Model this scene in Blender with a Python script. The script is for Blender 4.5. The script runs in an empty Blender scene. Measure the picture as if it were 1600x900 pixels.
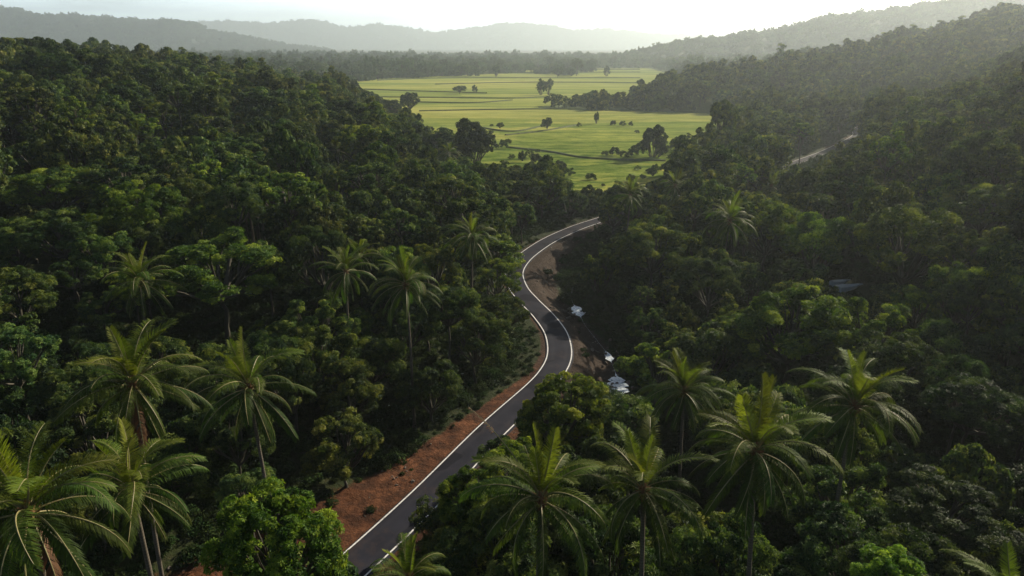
import bpy, math, random
import numpy as np
from mathutils import Vector, Matrix

# ------------------------------------------------------------------ camera, sky, sun, exposure
sc = bpy.context.scene
C = sc.collection
PITCH = math.radians(19.0)
CAM_H = 60.0
FPX = 1100.0
cam_d = bpy.data.cameras.new('camera')
cam = bpy.data.objects.new('camera', cam_d)
C.objects.link(cam)
cam.location = (0, 0, CAM_H)
cam.rotation_euler = (math.radians(90) - PITCH, 0, 0)
cam_d.lens = FPX / 1600 * 36
cam_d.sensor_width = 36
cam_d.clip_start = 0.5
cam_d.clip_end = 20000
sc.camera = cam

SUN_AZ = math.radians(46.0)      # to the right of the view axis
SUN_EL = math.radians(27.0)
world = bpy.data.worlds.new('World')
sc.world = world
world.use_nodes = True
wn = world.node_tree
sky = wn.nodes.new('ShaderNodeTexSky')
sky.sky_type = 'NISHITA'
sky.sun_disc = False
sky.sun_elevation = SUN_EL
sky.sun_rotation = SUN_AZ
sky.air_density = 1.0
sky.dust_density = 1.5
sky.ozone_density = 1.0
wn.nodes['Background'].inputs['Strength'].default_value = 0.05
# thin bright cloud veil low over the horizon, breaking up above it
geo = wn.nodes.new('ShaderNodeTexCoord')
sepw = wn.nodes.new('ShaderNodeSeparateXYZ'); wn.links.new(geo.outputs['Generated'], sepw.inputs[0])
band = wn.nodes.new('ShaderNodeMapRange'); band.interpolation_type = 'SMOOTHSTEP'
band.inputs[1].default_value = 0.02; band.inputs[2].default_value = 0.20; band.inputs[3].default_value = 1.0; band.inputs[4].default_value = 0.0
wn.links.new(sepw.outputs['Z'], band.inputs[0])
cmap = wn.nodes.new('ShaderNodeMapping'); cmap.inputs['Scale'].default_value = (2.2, 2.2, 22)
wn.links.new(geo.outputs['Generated'], cmap.inputs['Vector'])
cn = wn.nodes.new('ShaderNodeTexNoise'); cn.inputs['Scale'].default_value = 1.6; cn.inputs['Detail'].default_value = 7; cn.inputs['Roughness'].default_value = 0.6
wn.links.new(cmap.outputs[0], cn.inputs['Vector'])
cr_ = wn.nodes.new('ShaderNodeMapRange'); cr_.inputs[1].default_value = 0.30; cr_.inputs[2].default_value = 0.62
cr_.inputs[3].default_value = 0.55; cr_.inputs[4].default_value = 1.0
wn.links.new(cn.outputs['Fac'], cr_.inputs[0])
fw = wn.nodes.new('ShaderNodeMapRange'); fw.interpolation_type = 'SMOOTHSTEP'      # veil shaped to the view side, so the sky behind gives less fill
fw.inputs[1].default_value = -0.05; fw.inputs[2].default_value = 0.65
wn.links.new(sepw.outputs['Y'], fw.inputs[0])
bm = wn.nodes.new('ShaderNodeMath'); bm.operation = 'MULTIPLY'
wn.links.new(band.outputs[0], bm.inputs[0]); wn.links.new(fw.outputs[0], bm.inputs[1])
cm = wn.nodes.new('ShaderNodeMath'); cm.operation = 'MULTIPLY'
wn.links.new(bm.outputs[0], cm.inputs[0]); wn.links.new(cr_.outputs[0], cm.inputs[1])
cmx = wn.nodes.new('ShaderNodeMix'); cmx.data_type = 'RGBA'
wn.links.new(cm.outputs[0], cmx.inputs[0]); wn.links.new(sky.outputs['Color'], cmx.inputs[6])
warm = wn.nodes.new('ShaderNodeMapRange'); warm.inputs[1].default_value = -0.45; warm.inputs[2].default_value = 0.45
wn.links.new(sepw.outputs['X'], warm.inputs[0])
wmx = wn.nodes.new('ShaderNodeMix'); wmx.data_type = 'RGBA'
wmx.inputs[6].default_value = (24, 29.5, 32.5, 1); wmx.inputs[7].default_value = (38, 35.5, 30, 1)
wn.links.new(warm.outputs[0], wmx.inputs[0]); wn.links.new(wmx.outputs[2], cmx.inputs[7])
wn.links.new(cmx.outputs[2], wn.nodes['Background'].inputs['Color'])

sun_d = bpy.data.lights.new('sun', 'SUN')
sun_d.energy = 5.0
sun_d.angle = math.radians(0.6)
sun_d.color = (1.0, 0.88, 0.68)
sun = bpy.data.objects.new('sun', sun_d)
C.objects.link(sun)
sdir = Vector((math.sin(SUN_AZ) * math.cos(SUN_EL), math.cos(SUN_AZ) * math.cos(SUN_EL), math.sin(SUN_EL)))
sun.rotation_euler = sdir.to_track_quat('Z', 'Y').to_euler()
sun.location = (0, 0, 400)

sc.view_settings.view_transform = 'Standard'
sc.view_settings.look = 'None'
sc.view_settings.gamma = 1
sc.view_settings.exposure = 0.62
HAZE_DENSITY = 0.00013
cy = sc.cycles
cy.use_denoising = True
cy.max_bounces = 6
cy.diffuse_bounces = 1
cy.glossy_bounces = 2
cy.transmission_bounces = 3
cy.volume_bounces = 2
cy.transparent_max_bounces = 4
cy.sample_clamp_indirect = 3.0

rng = np.random.default_rng(7)
random.seed(7)

# ------------------------------------------------------------------ small helpers
cP, sP = math.cos(PITCH), math.sin(PITCH)

def at_depth(px, py, d):
    """world point seen in the 1600x900 photograph at (px,py), d metres along the view axis"""
    X = (px - 800) / FPX * d
    v = (450 - py) / FPX * d
    return np.array([X, d * cP + v * sP, CAM_H - d * sP + v * cP])

def on_plane(px, py, z=0.0):
    r = np.array([(px - 800) / FPX, cP + (450 - py) / FPX * sP, -sP + (450 - py) / FPX * cP])
    return np.array([0, 0, CAM_H]) + r * ((z - CAM_H) / r[2])

def project(P):
    P = np.asarray(P, float)
    x, y, z = P[..., 0], P[..., 1], P[..., 2] - CAM_H
    d = y * cP - z * sP
    v = y * sP + z * cP
    d = np.where(d < 0.1, 0.1, d)
    return 800 + x / d * FPX, 450 - v / d * FPX, d

def smooth(a, b, x):
    t = np.clip((x - a) / (b - a), 0, 1)
    return t * t * (3 - 2 * t)

def mesh_np(name, verts, faces, mat=None, smooth_shade=False, tint=None, mat_idx=None):
    """faces: (n,k) int array or list of such arrays"""
    me = bpy.data.meshes.new(name)
    verts = np.asarray(verts, np.float32).reshape(-1, 3)
    if not isinstance(faces, list):
        faces = [faces]
    faces = [np.asarray(f, np.int32) for f in faces if len(f)]
    loops = np.concatenate([f.ravel() for f in faces])
    counts = np.concatenate([np.full(len(f), f.shape[1], np.int32) for f in faces])
    starts = np.concatenate([[0], np.cumsum(counts)[:-1]]).astype(np.int32)
    me.vertices.add(len(verts))
    me.vertices.foreach_set('co', verts.ravel())
    me.loops.add(len(loops))
    me.loops.foreach_set('vertex_index', loops)
    me.polygons.add(len(counts))
    me.polygons.foreach_set('loop_start', starts)
    me.polygons.foreach_set('loop_total', counts)
    mats = mat if isinstance(mat, (list, tuple)) else [mat]
    for m in mats:
        if m: me.materials.append(m)
    if mat_idx is not None:
        me.polygons.foreach_set('material_index', np.asarray(mat_idx, np.int32))
    me.polygons.foreach_set('use_smooth', np.full(len(counts), smooth_shade))
    if tint is not None:
        a = me.attributes.new('tint', 'FLOAT', 'POINT')
        a.data.foreach_set('value', np.asarray(tint, np.float32))
    me.update(calc_edges=True)
    me.validate()
    return me

def link(name, me, parent=None, loc=(0, 0, 0), rot=(0, 0, 0), scale=(1, 1, 1)):
    o = bpy.data.objects.new(name, me)
    C.objects.link(o)
    o.parent = parent
    o.location = loc
    o.rotation_euler = rot
    o.scale = scale
    return o

def tube(points, radii, sides=6, caps=True):
    """tapered tube along points -> verts, quads"""
    pts = np.asarray(points, float)
    n = len(pts)
    T = np.gradient(pts, axis=0)
    T /= np.linalg.norm(T, axis=1)[:, None] + 1e-9
    ref = np.array([0.13, 0.97, 0.2]) if abs(T[0][2]) > 0.7 else np.array([0, 0, 1.0])
    A = np.cross(T, ref); A /= np.linalg.norm(A, axis=1)[:, None] + 1e-9
    B = np.cross(T, A)
    ang = np.linspace(0, 2 * math.pi, sides, endpoint=False)
    r = np.asarray(radii, float)[:, None, None]
    V = pts[:, None, :] + r * (np.cos(ang)[None, :, None] * A[:, None, :] + np.sin(ang)[None, :, None] * B[:, None, :])
    V = V.reshape(-1, 3)
    F = []
    for i in range(n - 1):
        for k in range(sides):
            k2 = (k + 1) % sides
            F.append((i * sides + k, i * sides + k2, (i + 1) * sides + k2, (i + 1) * sides + k))
    return V, np.array(F, np.int32)

class Geo:
    """collects vertices / quads with a tint and a material index"""
    def __init__(s): s.v, s.f, s.t, s.m, s.n = [], [], [], [], 0
    def add(s, V, F, tint=0.5, mi=0):
        V = np.asarray(V, float).reshape(-1, 3)
        s.v.append(V); s.f.append(np.asarray(F, np.int32) + s.n)
        s.t.append(np.broadcast_to(np.asarray(tint, float), (len(V),)))
        s.m.append(np.full(len(F), mi)); s.n += len(V)
    def mesh(s, name, mats, smooth_shade=False):
        return mesh_np(name, np.concatenate(s.v), list(s.f), mats, smooth_shade,
                       np.concatenate(s.t), np.concatenate(s.m))

# ------------------------------------------------------------------ materials
def new_mat(name):
    m = bpy.data.materials.new(name); m.use_nodes = True
    nt = m.node_tree
    for n in list(nt.nodes): nt.nodes.remove(n)
    out = nt.nodes.new('ShaderNodeOutputMaterial')
    return m, nt, out

def N(nt, typ, **kw):
    n = nt.nodes.new(typ)
    for k, v in kw.items(): setattr(n, k, v)
    return n

def ramp(nt, fac, stops, interp='LINEAR'):
    r = N(nt, 'ShaderNodeValToRGB')
    r.color_ramp.interpolation = interp
    el = r.color_ramp.elements
    while len(el) < len(stops): el.new(0.5)
    for e, (p, c) in zip(el, stops):
        e.position = p; e.color = (*c, 1) if len(c) == 3 else c
    nt.links.new(fac, r.inputs['Fac'])
    return r.outputs['Color']

def noise(nt, scale, detail=4, rough=0.55, vec=None, coord='Object'):
    n = N(nt, 'ShaderNodeTexNoise')
    n.inputs['Scale'].default_value = scale
    n.inputs['Detail'].default_value = detail
    n.inputs['Roughness'].default_value = rough
    if vec is None:
        tc = N(nt, 'ShaderNodeTexCoord'); vec = tc.outputs[coord]
    nt.links.new(vec, n.inputs['Vector'])
    return n.outputs['Fac']

def mixc(nt, fac, a, b, mode='MIX'):
    m = N(nt, 'ShaderNodeMix', data_type='RGBA', blend_type=mode)
    if isinstance(fac, (int, float)): m.inputs[0].default_value = fac
    else: nt.links.new(fac, m.inputs[0])
    for s, v in ((m.inputs[6], a), (m.inputs[7], b)):
        if isinstance(v, (tuple, list)): s.default_value = (*v, 1) if len(v) == 3 else v
        else: nt.links.new(v, s)
    return m.outputs[2]

def leaf_material(name, stops, trans=0.45, rough=0.5, tone=True, spec=0.35, tgain=(1.25, 1.35, 0.55)):
    """leaf colour from the per-leaf tint, shifted by the individual plant's own tone (object colour)"""
    m, nt, out = new_mat(name)
    at = N(nt, 'ShaderNodeAttribute', attribute_name='tint')
    col = ramp(nt, at.outputs['Fac'], stops)
    if tone:
        oi = N(nt, 'ShaderNodeObjectInfo')
        hs = N(nt, 'ShaderNodeHueSaturation')
        hm = N(nt, 'ShaderNodeMapRange'); hm.inputs[3].default_value = 0.475; hm.inputs[4].default_value = 0.525
        vm = N(nt, 'ShaderNodeMapRange'); vm.inputs[3].default_value = 0.65; vm.inputs[4].default_value = 1.35
        nt.links.new(oi.outputs['Random'], hm.inputs[0])
        w = N(nt, 'ShaderNodeTexWhiteNoise', noise_dimensions='1D')
        nt.links.new(oi.outputs['Random'], w.inputs['W'])
        nt.links.new(w.outputs['Value'], vm.inputs[0])
        nt.links.new(hm.outputs[0], hs.inputs['Hue']); nt.links.new(vm.outputs[0], hs.inputs['Value'])
        nt.links.new(col, hs.inputs['Color'])
        col = mixc(nt, 1.0, hs.outputs['Color'], oi.outputs['Color'], 'MULTIPLY')
    p = N(nt, 'ShaderNodeBsdfPrincipled')
    nt.links.new(col, p.inputs['Base Color'])
    p.inputs['Roughness'].default_value = rough
    p.inputs['Specular IOR Level'].default_value = spec
    t = N(nt, 'ShaderNodeBsdfTranslucent')
    tc = mixc(nt, 1.0, col, tgain, 'MULTIPLY')
    nt.links.new(tc, t.inputs['Color'])
    mx = N(nt, 'ShaderNodeMixShader'); mx.inputs[0].default_value = trans
    nt.links.new(p.outputs[0], mx.inputs[1]); nt.links.new(t.outputs[0], mx.inputs[2])
    nt.links.new(mx.outputs[0], out.inputs['Surface'])
    return m

M = {}
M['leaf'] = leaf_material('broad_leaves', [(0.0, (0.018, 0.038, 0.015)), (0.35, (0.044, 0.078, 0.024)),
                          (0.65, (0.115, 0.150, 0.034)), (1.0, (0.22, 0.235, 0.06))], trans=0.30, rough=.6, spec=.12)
M['shaded_leaf'] = leaf_material('undergrowth_leaves', [(0.0, (0.014, 0.028, 0.008)), (0.5, (0.026, 0.048, 0.012)), (1.0, (0.06, 0.085, 0.02))], trans=0.2, rough=.7, spec=.08)  # undergrowth leaf colour darkened to paint in the forest shade
M['far_leaf'] = leaf_material('distant_leaves', [(0.0, (0.028, 0.055, 0.018)), (1.0, (0.070, 0.110, 0.028))], trans=0.35)
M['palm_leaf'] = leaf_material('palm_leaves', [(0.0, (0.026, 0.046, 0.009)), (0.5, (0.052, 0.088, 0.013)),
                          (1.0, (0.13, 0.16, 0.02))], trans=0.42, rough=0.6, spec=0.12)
M['dead_leaf'] = leaf_material('dry_palm_leaves', [(0.0, (0.085, 0.042, 0.020)), (1.0, (0.21, 0.105, 0.045))], trans=0.35, rough=0.7, tgain=(1.3, 0.9, 0.6), tone=False)

def simple(name, stops, scale, rough=0.8, bump=0.3, bscale=None, detail=5, spec=0.3, coord='Object'):
    m, nt, out = new_mat(name)
    f = noise(nt, scale, detail, coord=coord)
    col = ramp(nt, f, stops)
    p = N(nt, 'ShaderNodeBsdfPrincipled')
    nt.links.new(col, p.inputs['Base Color'])
    p.inputs['Roughness'].default_value = rough
    p.inputs['Specular IOR Level'].default_value = spec
    if bump:
        b = N(nt, 'ShaderNodeBump'); b.inputs['Strength'].default_value = bump
        nt.links.new(noise(nt, bscale or scale * 3, 4, coord=coord), b.inputs['Height'])
        nt.links.new(b.outputs[0], p.inputs['Normal'])
    nt.links.new(p.outputs[0], out.inputs['Surface'])
    return m

M['bark'] = simple('tree_bark', [(0.3, (0.030, 0.028, 0.020)), (0.7, (0.095, 0.088, 0.066))], 1.5)
M['rachis'] = simple('frond_midrib', [(0.3, (0.16, 0.16, 0.06)), (0.7, (0.28, 0.23, 0.11))], 2.0, rough=0.5, bump=0)
M['husk'] = simple('coconut_husk', [(0.3, (0.16, 0.16, 0.03)), (0.7, (0.30, 0.17, 0.04))], 3.0, rough=0.5, bump=0)
M['stone'] = simple('bank_stone', [(0.3, (0.07, 0.055, 0.045)), (0.7, (0.19, 0.16, 0.135))], 1.2, rough=.8)
M['fibre'] = simple('palm_fibre', [(0.3, (0.10, 0.05, 0.025)), (0.7, (0.24, 0.12, 0.05))], 6.0, rough=0.9)

def palm_bark():
    m, nt, out = new_mat('palm_bark')
    tc = N(nt, 'ShaderNodeTexCoord')
    sep = N(nt, 'ShaderNodeSeparateXYZ'); nt.links.new(tc.outputs['Object'], sep.inputs[0])
    w = N(nt, 'ShaderNodeMath', operation='MULTIPLY'); w.inputs[1].default_value = 24.0
    nt.links.new(sep.outputs['Z'], w.inputs[0])
    s = N(nt, 'ShaderNodeMath', operation='SINE'); nt.links.new(w.outputs[0], s.inputs[0])
    a = N(nt, 'ShaderNodeMapRange'); a.inputs[1].default_value = -1; nt.links.new(s.outputs[0], a.inputs[0])
    col = mixc(nt, noise(nt, 2.2), (0.065, 0.055, 0.042), (0.15, 0.13, 0.10))
    col = mixc(nt, a.outputs[0], mixc(nt, 1.0, col, (0.7, 0.66, 0.6), 'MULTIPLY'), col)
    p = N(nt, 'ShaderNodeBsdfPrincipled'); p.inputs['Roughness'].default_value = 0.85
    nt.links.new(col, p.inputs['Base Color'])
    b = N(nt, 'ShaderNodeBump'); b.inputs['Strength'].default_value = 0.5
    nt.links.new(s.outputs[0], b.inputs['Height']); nt.links.new(b.outputs[0], p.inputs['Normal'])
    nt.links.new(p.outputs[0], out.inputs['Surface'])
    return m
M['palm_bark'] = palm_bark()

# asphalt: patchy grey, paler wheel tracks, fine grain
def asphalt():
    m, nt, out = new_mat('asphalt')
    f1 = noise(nt, 0.25, 5); f2 = noise(nt, 6.0, 3); f3 = noise(nt, 60.0, 2)
    col = ramp(nt, f1, [(0.3, (0.015, 0.016, 0.024)), (0.7, (0.027, 0.028, 0.040))])
    at = N(nt, 'ShaderNodeAttribute', attribute_name='tint')
    col = mixc(nt, at.outputs['Fac'], col, mixc(nt, f2, (0.026, 0.026, 0.036), (0.042, 0.041, 0.050)))
    # red dust washed onto the tarmac, darker repairs
    dust = ramp(nt, noise(nt, 0.18, 8, 0.75), [(0.52, (0, 0, 0)), (0.72, (1, 1, 1))])
    col = mixc(nt, mixc(nt, 1.0, dust, (0.5, 0.5, 0.5), 'MULTIPLY'), col, (0.085, 0.055, 0.042))
    patch = ramp(nt, noise(nt, 0.13, 1, 0.3), [(0.60, (0, 0, 0)), (0.615, (1, 1, 1))])
    col = mixc(nt, patch, col, mixc(nt, 1.0, col, (0.55, 0.55, 0.58), 'MULTIPLY'))
    p = N(nt, 'ShaderNodeBsdfPrincipled')
    p.inputs['Specular IOR Level'].default_value = 0.07
    nt.links.new(col, p.inputs['Base Color'])
    r = N(nt, 'ShaderNodeMapRange'); r.inputs[3].default_value = 0.66; r.inputs[4].default_value = 0.84
    nt.links.new(f2, r.inputs[0]); nt.links.new(r.outputs[0], p.inputs['Roughness'])
    b = N(nt, 'ShaderNodeBump'); b.inputs['Strength'].default_value = 0.15; b.inputs['Distance'].default_value = 0.03
    nt.links.new(f3, b.inputs['Height']); nt.links.new(b.outputs[0], p.inputs['Normal'])
    nt.links.new(p.outputs[0], out.inputs['Surface'])
    return m
M['asphalt'] = asphalt()

def paint():
    m, nt, out = new_mat('road_paint')
    f = noise(nt, 3.0, 6, 0.7)
    col = ramp(nt, f, [(0.34, (0.25, 0.24, 0.23)), (0.43, (0.66, 0.65, 0.64)), (0.6, (0.78, 0.78, 0.77))])
    p = N(nt, 'ShaderNodeBsdfPrincipled'); p.inputs['Roughness'].default_value = 0.6
    nt.links.new(col, p.inputs['Base Color'])
    nt.links.new(p.outputs[0], out.inputs['Surface'])
    return m
M['paint'] = paint()

def ground_mat():
    m, nt, out = new_mat('ground_soil')
    a = N(nt, 'ShaderNodeAttribute', attribute_name='soil')
    g = N(nt, 'ShaderNodeAttribute', attribute_name='turf')
    litter = ramp(nt, noise(nt, 0.35, 7, 0.7), [(0.3, (0.018, 0.026, 0.009)), (0.55, (0.030, 0.040, 0.014)), (0.75, (0.050, 0.042, 0.022))])
    red = ramp(nt, noise(nt, 0.55, 8, 0.7), [(0.3, (0.045, 0.022, 0.013)), (0.45, (0.085, 0.038, 0.020)), (0.58, (0.155, 0.066, 0.032)), (0.72, (0.26, 0.125, 0.07))])
    turf = ramp(nt, noise(nt, 0.4, 7, 0.7), [(0.3, (0.045, 0.075, 0.016)), (0.7, (0.12, 0.15, 0.03))])
    bw = N(nt, 'ShaderNodeAttribute', attribute_name='brown')
    brown = ramp(nt, noise(nt, 0.6, 8, 0.75), [(0.3, (0.028, 0.019, 0.013)), (0.55, (0.050, 0.035, 0.026)), (0.75, (0.080, 0.058, 0.045))])
    big = ramp(nt, noise(nt, 0.09, 5, 0.65), [(0.35, (0.55, 0.5, 0.5)), (0.65, (1.05, 1.0, 0.95))])
    red = mixc(nt, 1.0, red, big, 'MULTIPLY')
    red = mixc(nt, bw.outputs['Fac'], red, brown)
    # ragged edge: the soil weight is broken up by noise
    n1 = noise(nt, 0.8, 6, 0.7)
    ad = N(nt, 'ShaderNodeMath', operation='ADD'); nt.links.new(a.outputs['Fac'], ad.inputs[0]); nt.links.new(n1, ad.inputs[1])
    mr = N(nt, 'ShaderNodeMapRange'); mr.inputs[1].default_value = 0.80; mr.inputs[2].default_value = 1.12
    nt.links.new(ad.outputs[0], mr.inputs[0])
    col = mixc(nt, g.outputs['Fac'], litter, turf)
    col = mixc(nt, mr.outputs[0], col, red)
    p = N(nt, 'ShaderNodeBsdfPrincipled'); p.inputs['Roughness'].default_value = 0.95
    p.inputs['Specular IOR Level'].default_value = 0.15
    nt.links.new(col, p.inputs['Base Color'])
    b = N(nt, 'ShaderNodeBump'); b.inputs['Strength'].default_value = 0.9; b.inputs['Distance'].default_value = 0.6
    nt.links.new(noise(nt, 1.6, 7, 0.7), b.inputs['Height']); nt.links.new(b.outputs[0], p.inputs['Normal'])
    nt.links.new(p.outputs[0], out.inputs['Surface'])
    return m
M['ground'] = ground_mat()

def field_mat():
    m, nt, out = new_mat('field_grass')
    tc = N(nt, 'ShaderNodeTexCoord')
    mp = N(nt, 'ShaderNodeMapping'); nt.links.new(tc.outputs['Object'], mp.inputs['Vector'])
    mp.inputs['Scale'].default_value = (0.0035, 0.020, 1)
    v = N(nt, 'ShaderNodeTexVoronoi'); v.inputs['Scale'].default_value = 1.0
    nt.links.new(mp.outputs[0], v.inputs['Vector'])
    sep = N(nt, 'ShaderNodeSeparateColor'); nt.links.new(v.outputs['Color'], sep.inputs[0])
    parcels = ramp(nt, sep.outputs[0], [(0.0, (0.15, 0.185, 0.055)), (0.35, (0.23, 0.25, 0.075)), (0.7, (0.34, 0.315, 0.11)), (1.0, (0.18, 0.22, 0.065))])
    mp2 = N(nt, 'ShaderNodeMapping'); nt.links.new(tc.outputs['Object'], mp2.inputs['Vector'])
    mp2.inputs['Scale'].default_value = (0.35, 1.0, 1)
    p1 = noise(nt, 0.035, 8, 0.7, mp2.outputs[0])
    col = mixc(nt, ramp(nt, p1, [(0.35, (0, 0, 0)), (0.80, (1, 1, 1))]), parcels, (0.12, 0.145, 0.034))
    mp3 = N(nt, 'ShaderNodeMapping'); nt.links.new(tc.outputs['Object'], mp3.inputs['Vector'])
    mp3.inputs['Scale'].default_value = (0.12, 1.0, 1)
    col = mixc(nt, 1.0, col, ramp(nt, noise(nt, 0.045, 6, 0.6, mp3.outputs[0]), [(0.35, (0.62, 0.72, 0.66)), (0.6, (1.08, 1.05, 1.0))]), 'MULTIPLY')
    sepf = N(nt, 'ShaderNodeSeparateXYZ'); nt.links.new(tc.outputs['Object'], sepf.inputs[0])
    nearf = N(nt, 'ShaderNodeMapRange'); nearf.inputs[1].default_value = 720; nearf.inputs[2].default_value = 380
    nt.links.new(sepf.outputs['Y'], nearf.inputs[0])
    mp4 = N(nt, 'ShaderNodeMapping'); nt.links.new(tc.outputs['Object'], mp4.inputs['Vector'])
    mp4.inputs['Scale'].default_value = (0.5, 1.0, 1)
    rough_ = ramp(nt, noise(nt, 0.11, 8, 0.72, mp4.outputs[0]), [(0.40, (0.26, 0.40, 0.24)), (0.50, (0.70, 0.82, 0.62)), (0.60, (1.15, 1.08, 1.0))])
    col = mixc(nt, nearf.outputs[0], col, mixc(nt, 1.0, col, rough_, 'MULTIPLY'))
    p2 = noise(nt, 0.9, 6, 0.75)
    col = mixc(nt, 1.0, col, ramp(nt, p2, [(0.3, (0.55, 0.6, 0.5)), (0.7, (1.15, 1.1, 1.0))]), 'MULTIPLY')
    d = N(nt, 'ShaderNodeBsdfDiffuse'); nt.links.new(col, d.inputs['Color'])
    b = N(nt, 'ShaderNodeBump'); b.inputs['Strength'].default_value = 1.0; b.inputs['Distance'].default_value = 0.5
    nt.links.new(noise(nt, 1.2, 6, 0.8), b.inputs['Height']); nt.links.new(b.outputs[0], d.inputs['Normal'])
    # blades standing up catch the low sun: sheen of the sward
    s = N(nt, 'ShaderNodeBsdfSheen'); s.inputs['Roughness'].default_value = 0.5
    nt.links.new(col, s.inputs['Color'])
    ad = N(nt, 'ShaderNodeAddShader'); nt.links.new(d.outputs[0], ad.inputs[0]); nt.links.new(s.outputs[0], ad.inputs[1])
    nt.links.new(ad.outputs[0], out.inputs['Surface'])
    return m
M['field'] = field_mat()
M['bund'] = simple('bund_grass', [(0.3, (0.035, 0.055, 0.015)), (0.7, (0.10, 0.12, 0.03))], 0.3, rough=0.95)
M['grass'] = leaf_material('grass_blades', [(0.0, (0.09, 0.13, 0.02)), (0.6, (0.17, 0.19, 0.04)), (1.0, (0.24, 0.23, 0.06))], trans=0.5)

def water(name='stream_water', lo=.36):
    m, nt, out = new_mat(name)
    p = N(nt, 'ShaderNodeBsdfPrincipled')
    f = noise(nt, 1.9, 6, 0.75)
    col = ramp(nt, f, [(lo, (0.08, 0.12, 0.15)), (lo + .08, (0.45, 0.54, 0.62)), (lo + .17, (0.80, 0.84, 0.87))])  # pale stops paint the sky's reflection into the water colour
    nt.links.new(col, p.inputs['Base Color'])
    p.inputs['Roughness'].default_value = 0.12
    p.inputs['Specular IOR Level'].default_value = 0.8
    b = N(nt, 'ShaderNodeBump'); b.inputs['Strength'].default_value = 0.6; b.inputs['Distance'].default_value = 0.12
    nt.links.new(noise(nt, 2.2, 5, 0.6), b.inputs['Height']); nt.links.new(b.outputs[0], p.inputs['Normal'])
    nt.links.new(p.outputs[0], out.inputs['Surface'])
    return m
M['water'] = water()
M['pond_water'] = water('pond_water', .20)  # paler ramp: the pond's sky glint is painted into its colour
M['hill'] = simple('hill_forest', [(0.35, (0.030, 0.045, 0.018)), (0.7, (0.07, 0.095, 0.03))], 0.02, rough=1.0, bump=1.0, bscale=0.05)

# ------------------------------------------------------------------ lie of the land
road_pts = np.array([(-75, -40), (-58, -5), (-48, 18), (-41.5, 31), (-32.3, 48), (-25.6, 60), (-19.3, 70.3), (-12, 84), (-3.3, 102.2), (5.0, 117.6),
                     (8.0, 124.6), (9.6, 131), (10.0, 138.2), (9.4, 145.5), (7.3, 154.6), (4.2, 164.5), (1.6, 174.5), (0.6, 187), (2.7, 199),
                     (6.6, 210), (12, 221.8), (18.9, 233.3), (28, 245.6), (50, 270), (88, 308), (136, 362), (162, 393), (192, 431),
                     (240, 500), (262, 545), (300, 600)], float)
stream_pts = np.array([(24, 60), (23, 95), (20.5, 112), (20.8, 121), (21.2, 127.5), (21.6, 134), (21.2, 142), (19.6, 150), (17.8, 160), (16.9, 168.5), (16, 178),
                       (19, 195), (26, 210), (40, 222), (70, 232), (86, 238), (110, 246), (150, 262)], float)
stream_w = np.array([.25, .3, .3, .9, 2.3, .5, 1.3, .2, .3, 1.9, .3, .3, .3, .3, .5, 1.5, .5, .25])

def catmull(P, n):
    P = np.asarray(P, float)
    Q = np.vstack([2 * P[0] - P[1], P, 2 * P[-1] - P[-2]])
    out = []
    for i in range(1, len(Q) - 2):
        t = np.linspace(0, 1, n, endpoint=False)[:, None]
        a, b, c, d = Q[i - 1], Q[i], Q[i + 1], Q[i + 2]
        out.append(0.5 * ((2 * b) + (-a + c) * t + (2 * a - 5 * b + 4 * c - d) * t ** 2 + (-a + 3 * b - 3 * c + d) * t ** 3))
    out.append(P[-1:])
    return np.vstack(out)

road_c = catmull(road_pts, 14)
stream_c = catmull(np.c_[stream_pts, stream_w], 16)
for _i in range(len(stream_c)):
    stream_c[_i, 2] = max([w_ for (qx, qy, sg, w_) in ((16.9, 168.5, 4.2, 1.9), (21.3, 141.5, 2.5, 1.0), (21.2, 127, 5.5, 2.5), (96, 241, 6, 1.5)) if np.hypot(stream_c[_i, 0] - qx, stream_c[_i, 1] - qy) < sg] + [.1])

def poly_dist(XY, line):
    """distance of points to a polyline and which side they are on (+ = right of its direction)"""
    XY = np.asarray(XY, float)
    best = np.full(len(XY), 1e9); side = np.zeros(len(XY))
    for a, b in zip(line[:-1], line[1:]):
        ab = b - a; L2 = ab @ ab + 1e-9
        t = np.clip(((XY - a) @ ab) / L2, 0, 1)
        q = XY - (a + t[:, None] * ab)
        d = np.hypot(q[:, 0], q[:, 1])
        k = d < best
        best[k] = d[k]
        side[k] = np.sign(q[k, 0] * ab[1] - q[k, 1] * ab[0])
    return best, side

def in_poly(x, y, poly):
    x = np.asarray(x, float); y = np.asarray(y, float)
    c = np.zeros(x.shape, bool)
    n = len(poly)
    for i in range(n):
        x1, y1 = poly[i]; x2, y2 = poly[(i + 1) % n]
        k = ((y1 > y) != (y2 > y)) & (x < (x2 - x1) * (y - y1) / (y2 - y1 + 1e-12) + x1)
        c ^= k
    return c

FIELD = [(4, 300), (40, 292), (85, 325), (118, 392), (150, 470), (196, 600), (214, 668), (60, 716), (25, 745), (70, 790), (150, 830), (215, 900),
         (300, 1150), (360, 1720), (390, 2050), (20, 2050), (10, 1700), (-120, 1560), (-330, 1330), (-300, 1180), (-250, 1020), (-180, 850), (-112, 690), (-85, 540), (-62, 450), (-35, 370), (-20, 330)]

def cpt(px, py, d, tree=21.0):
    p = at_depth(px, py, d); return (p[0], p[1], max(p[2] - tree, -1))

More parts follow.
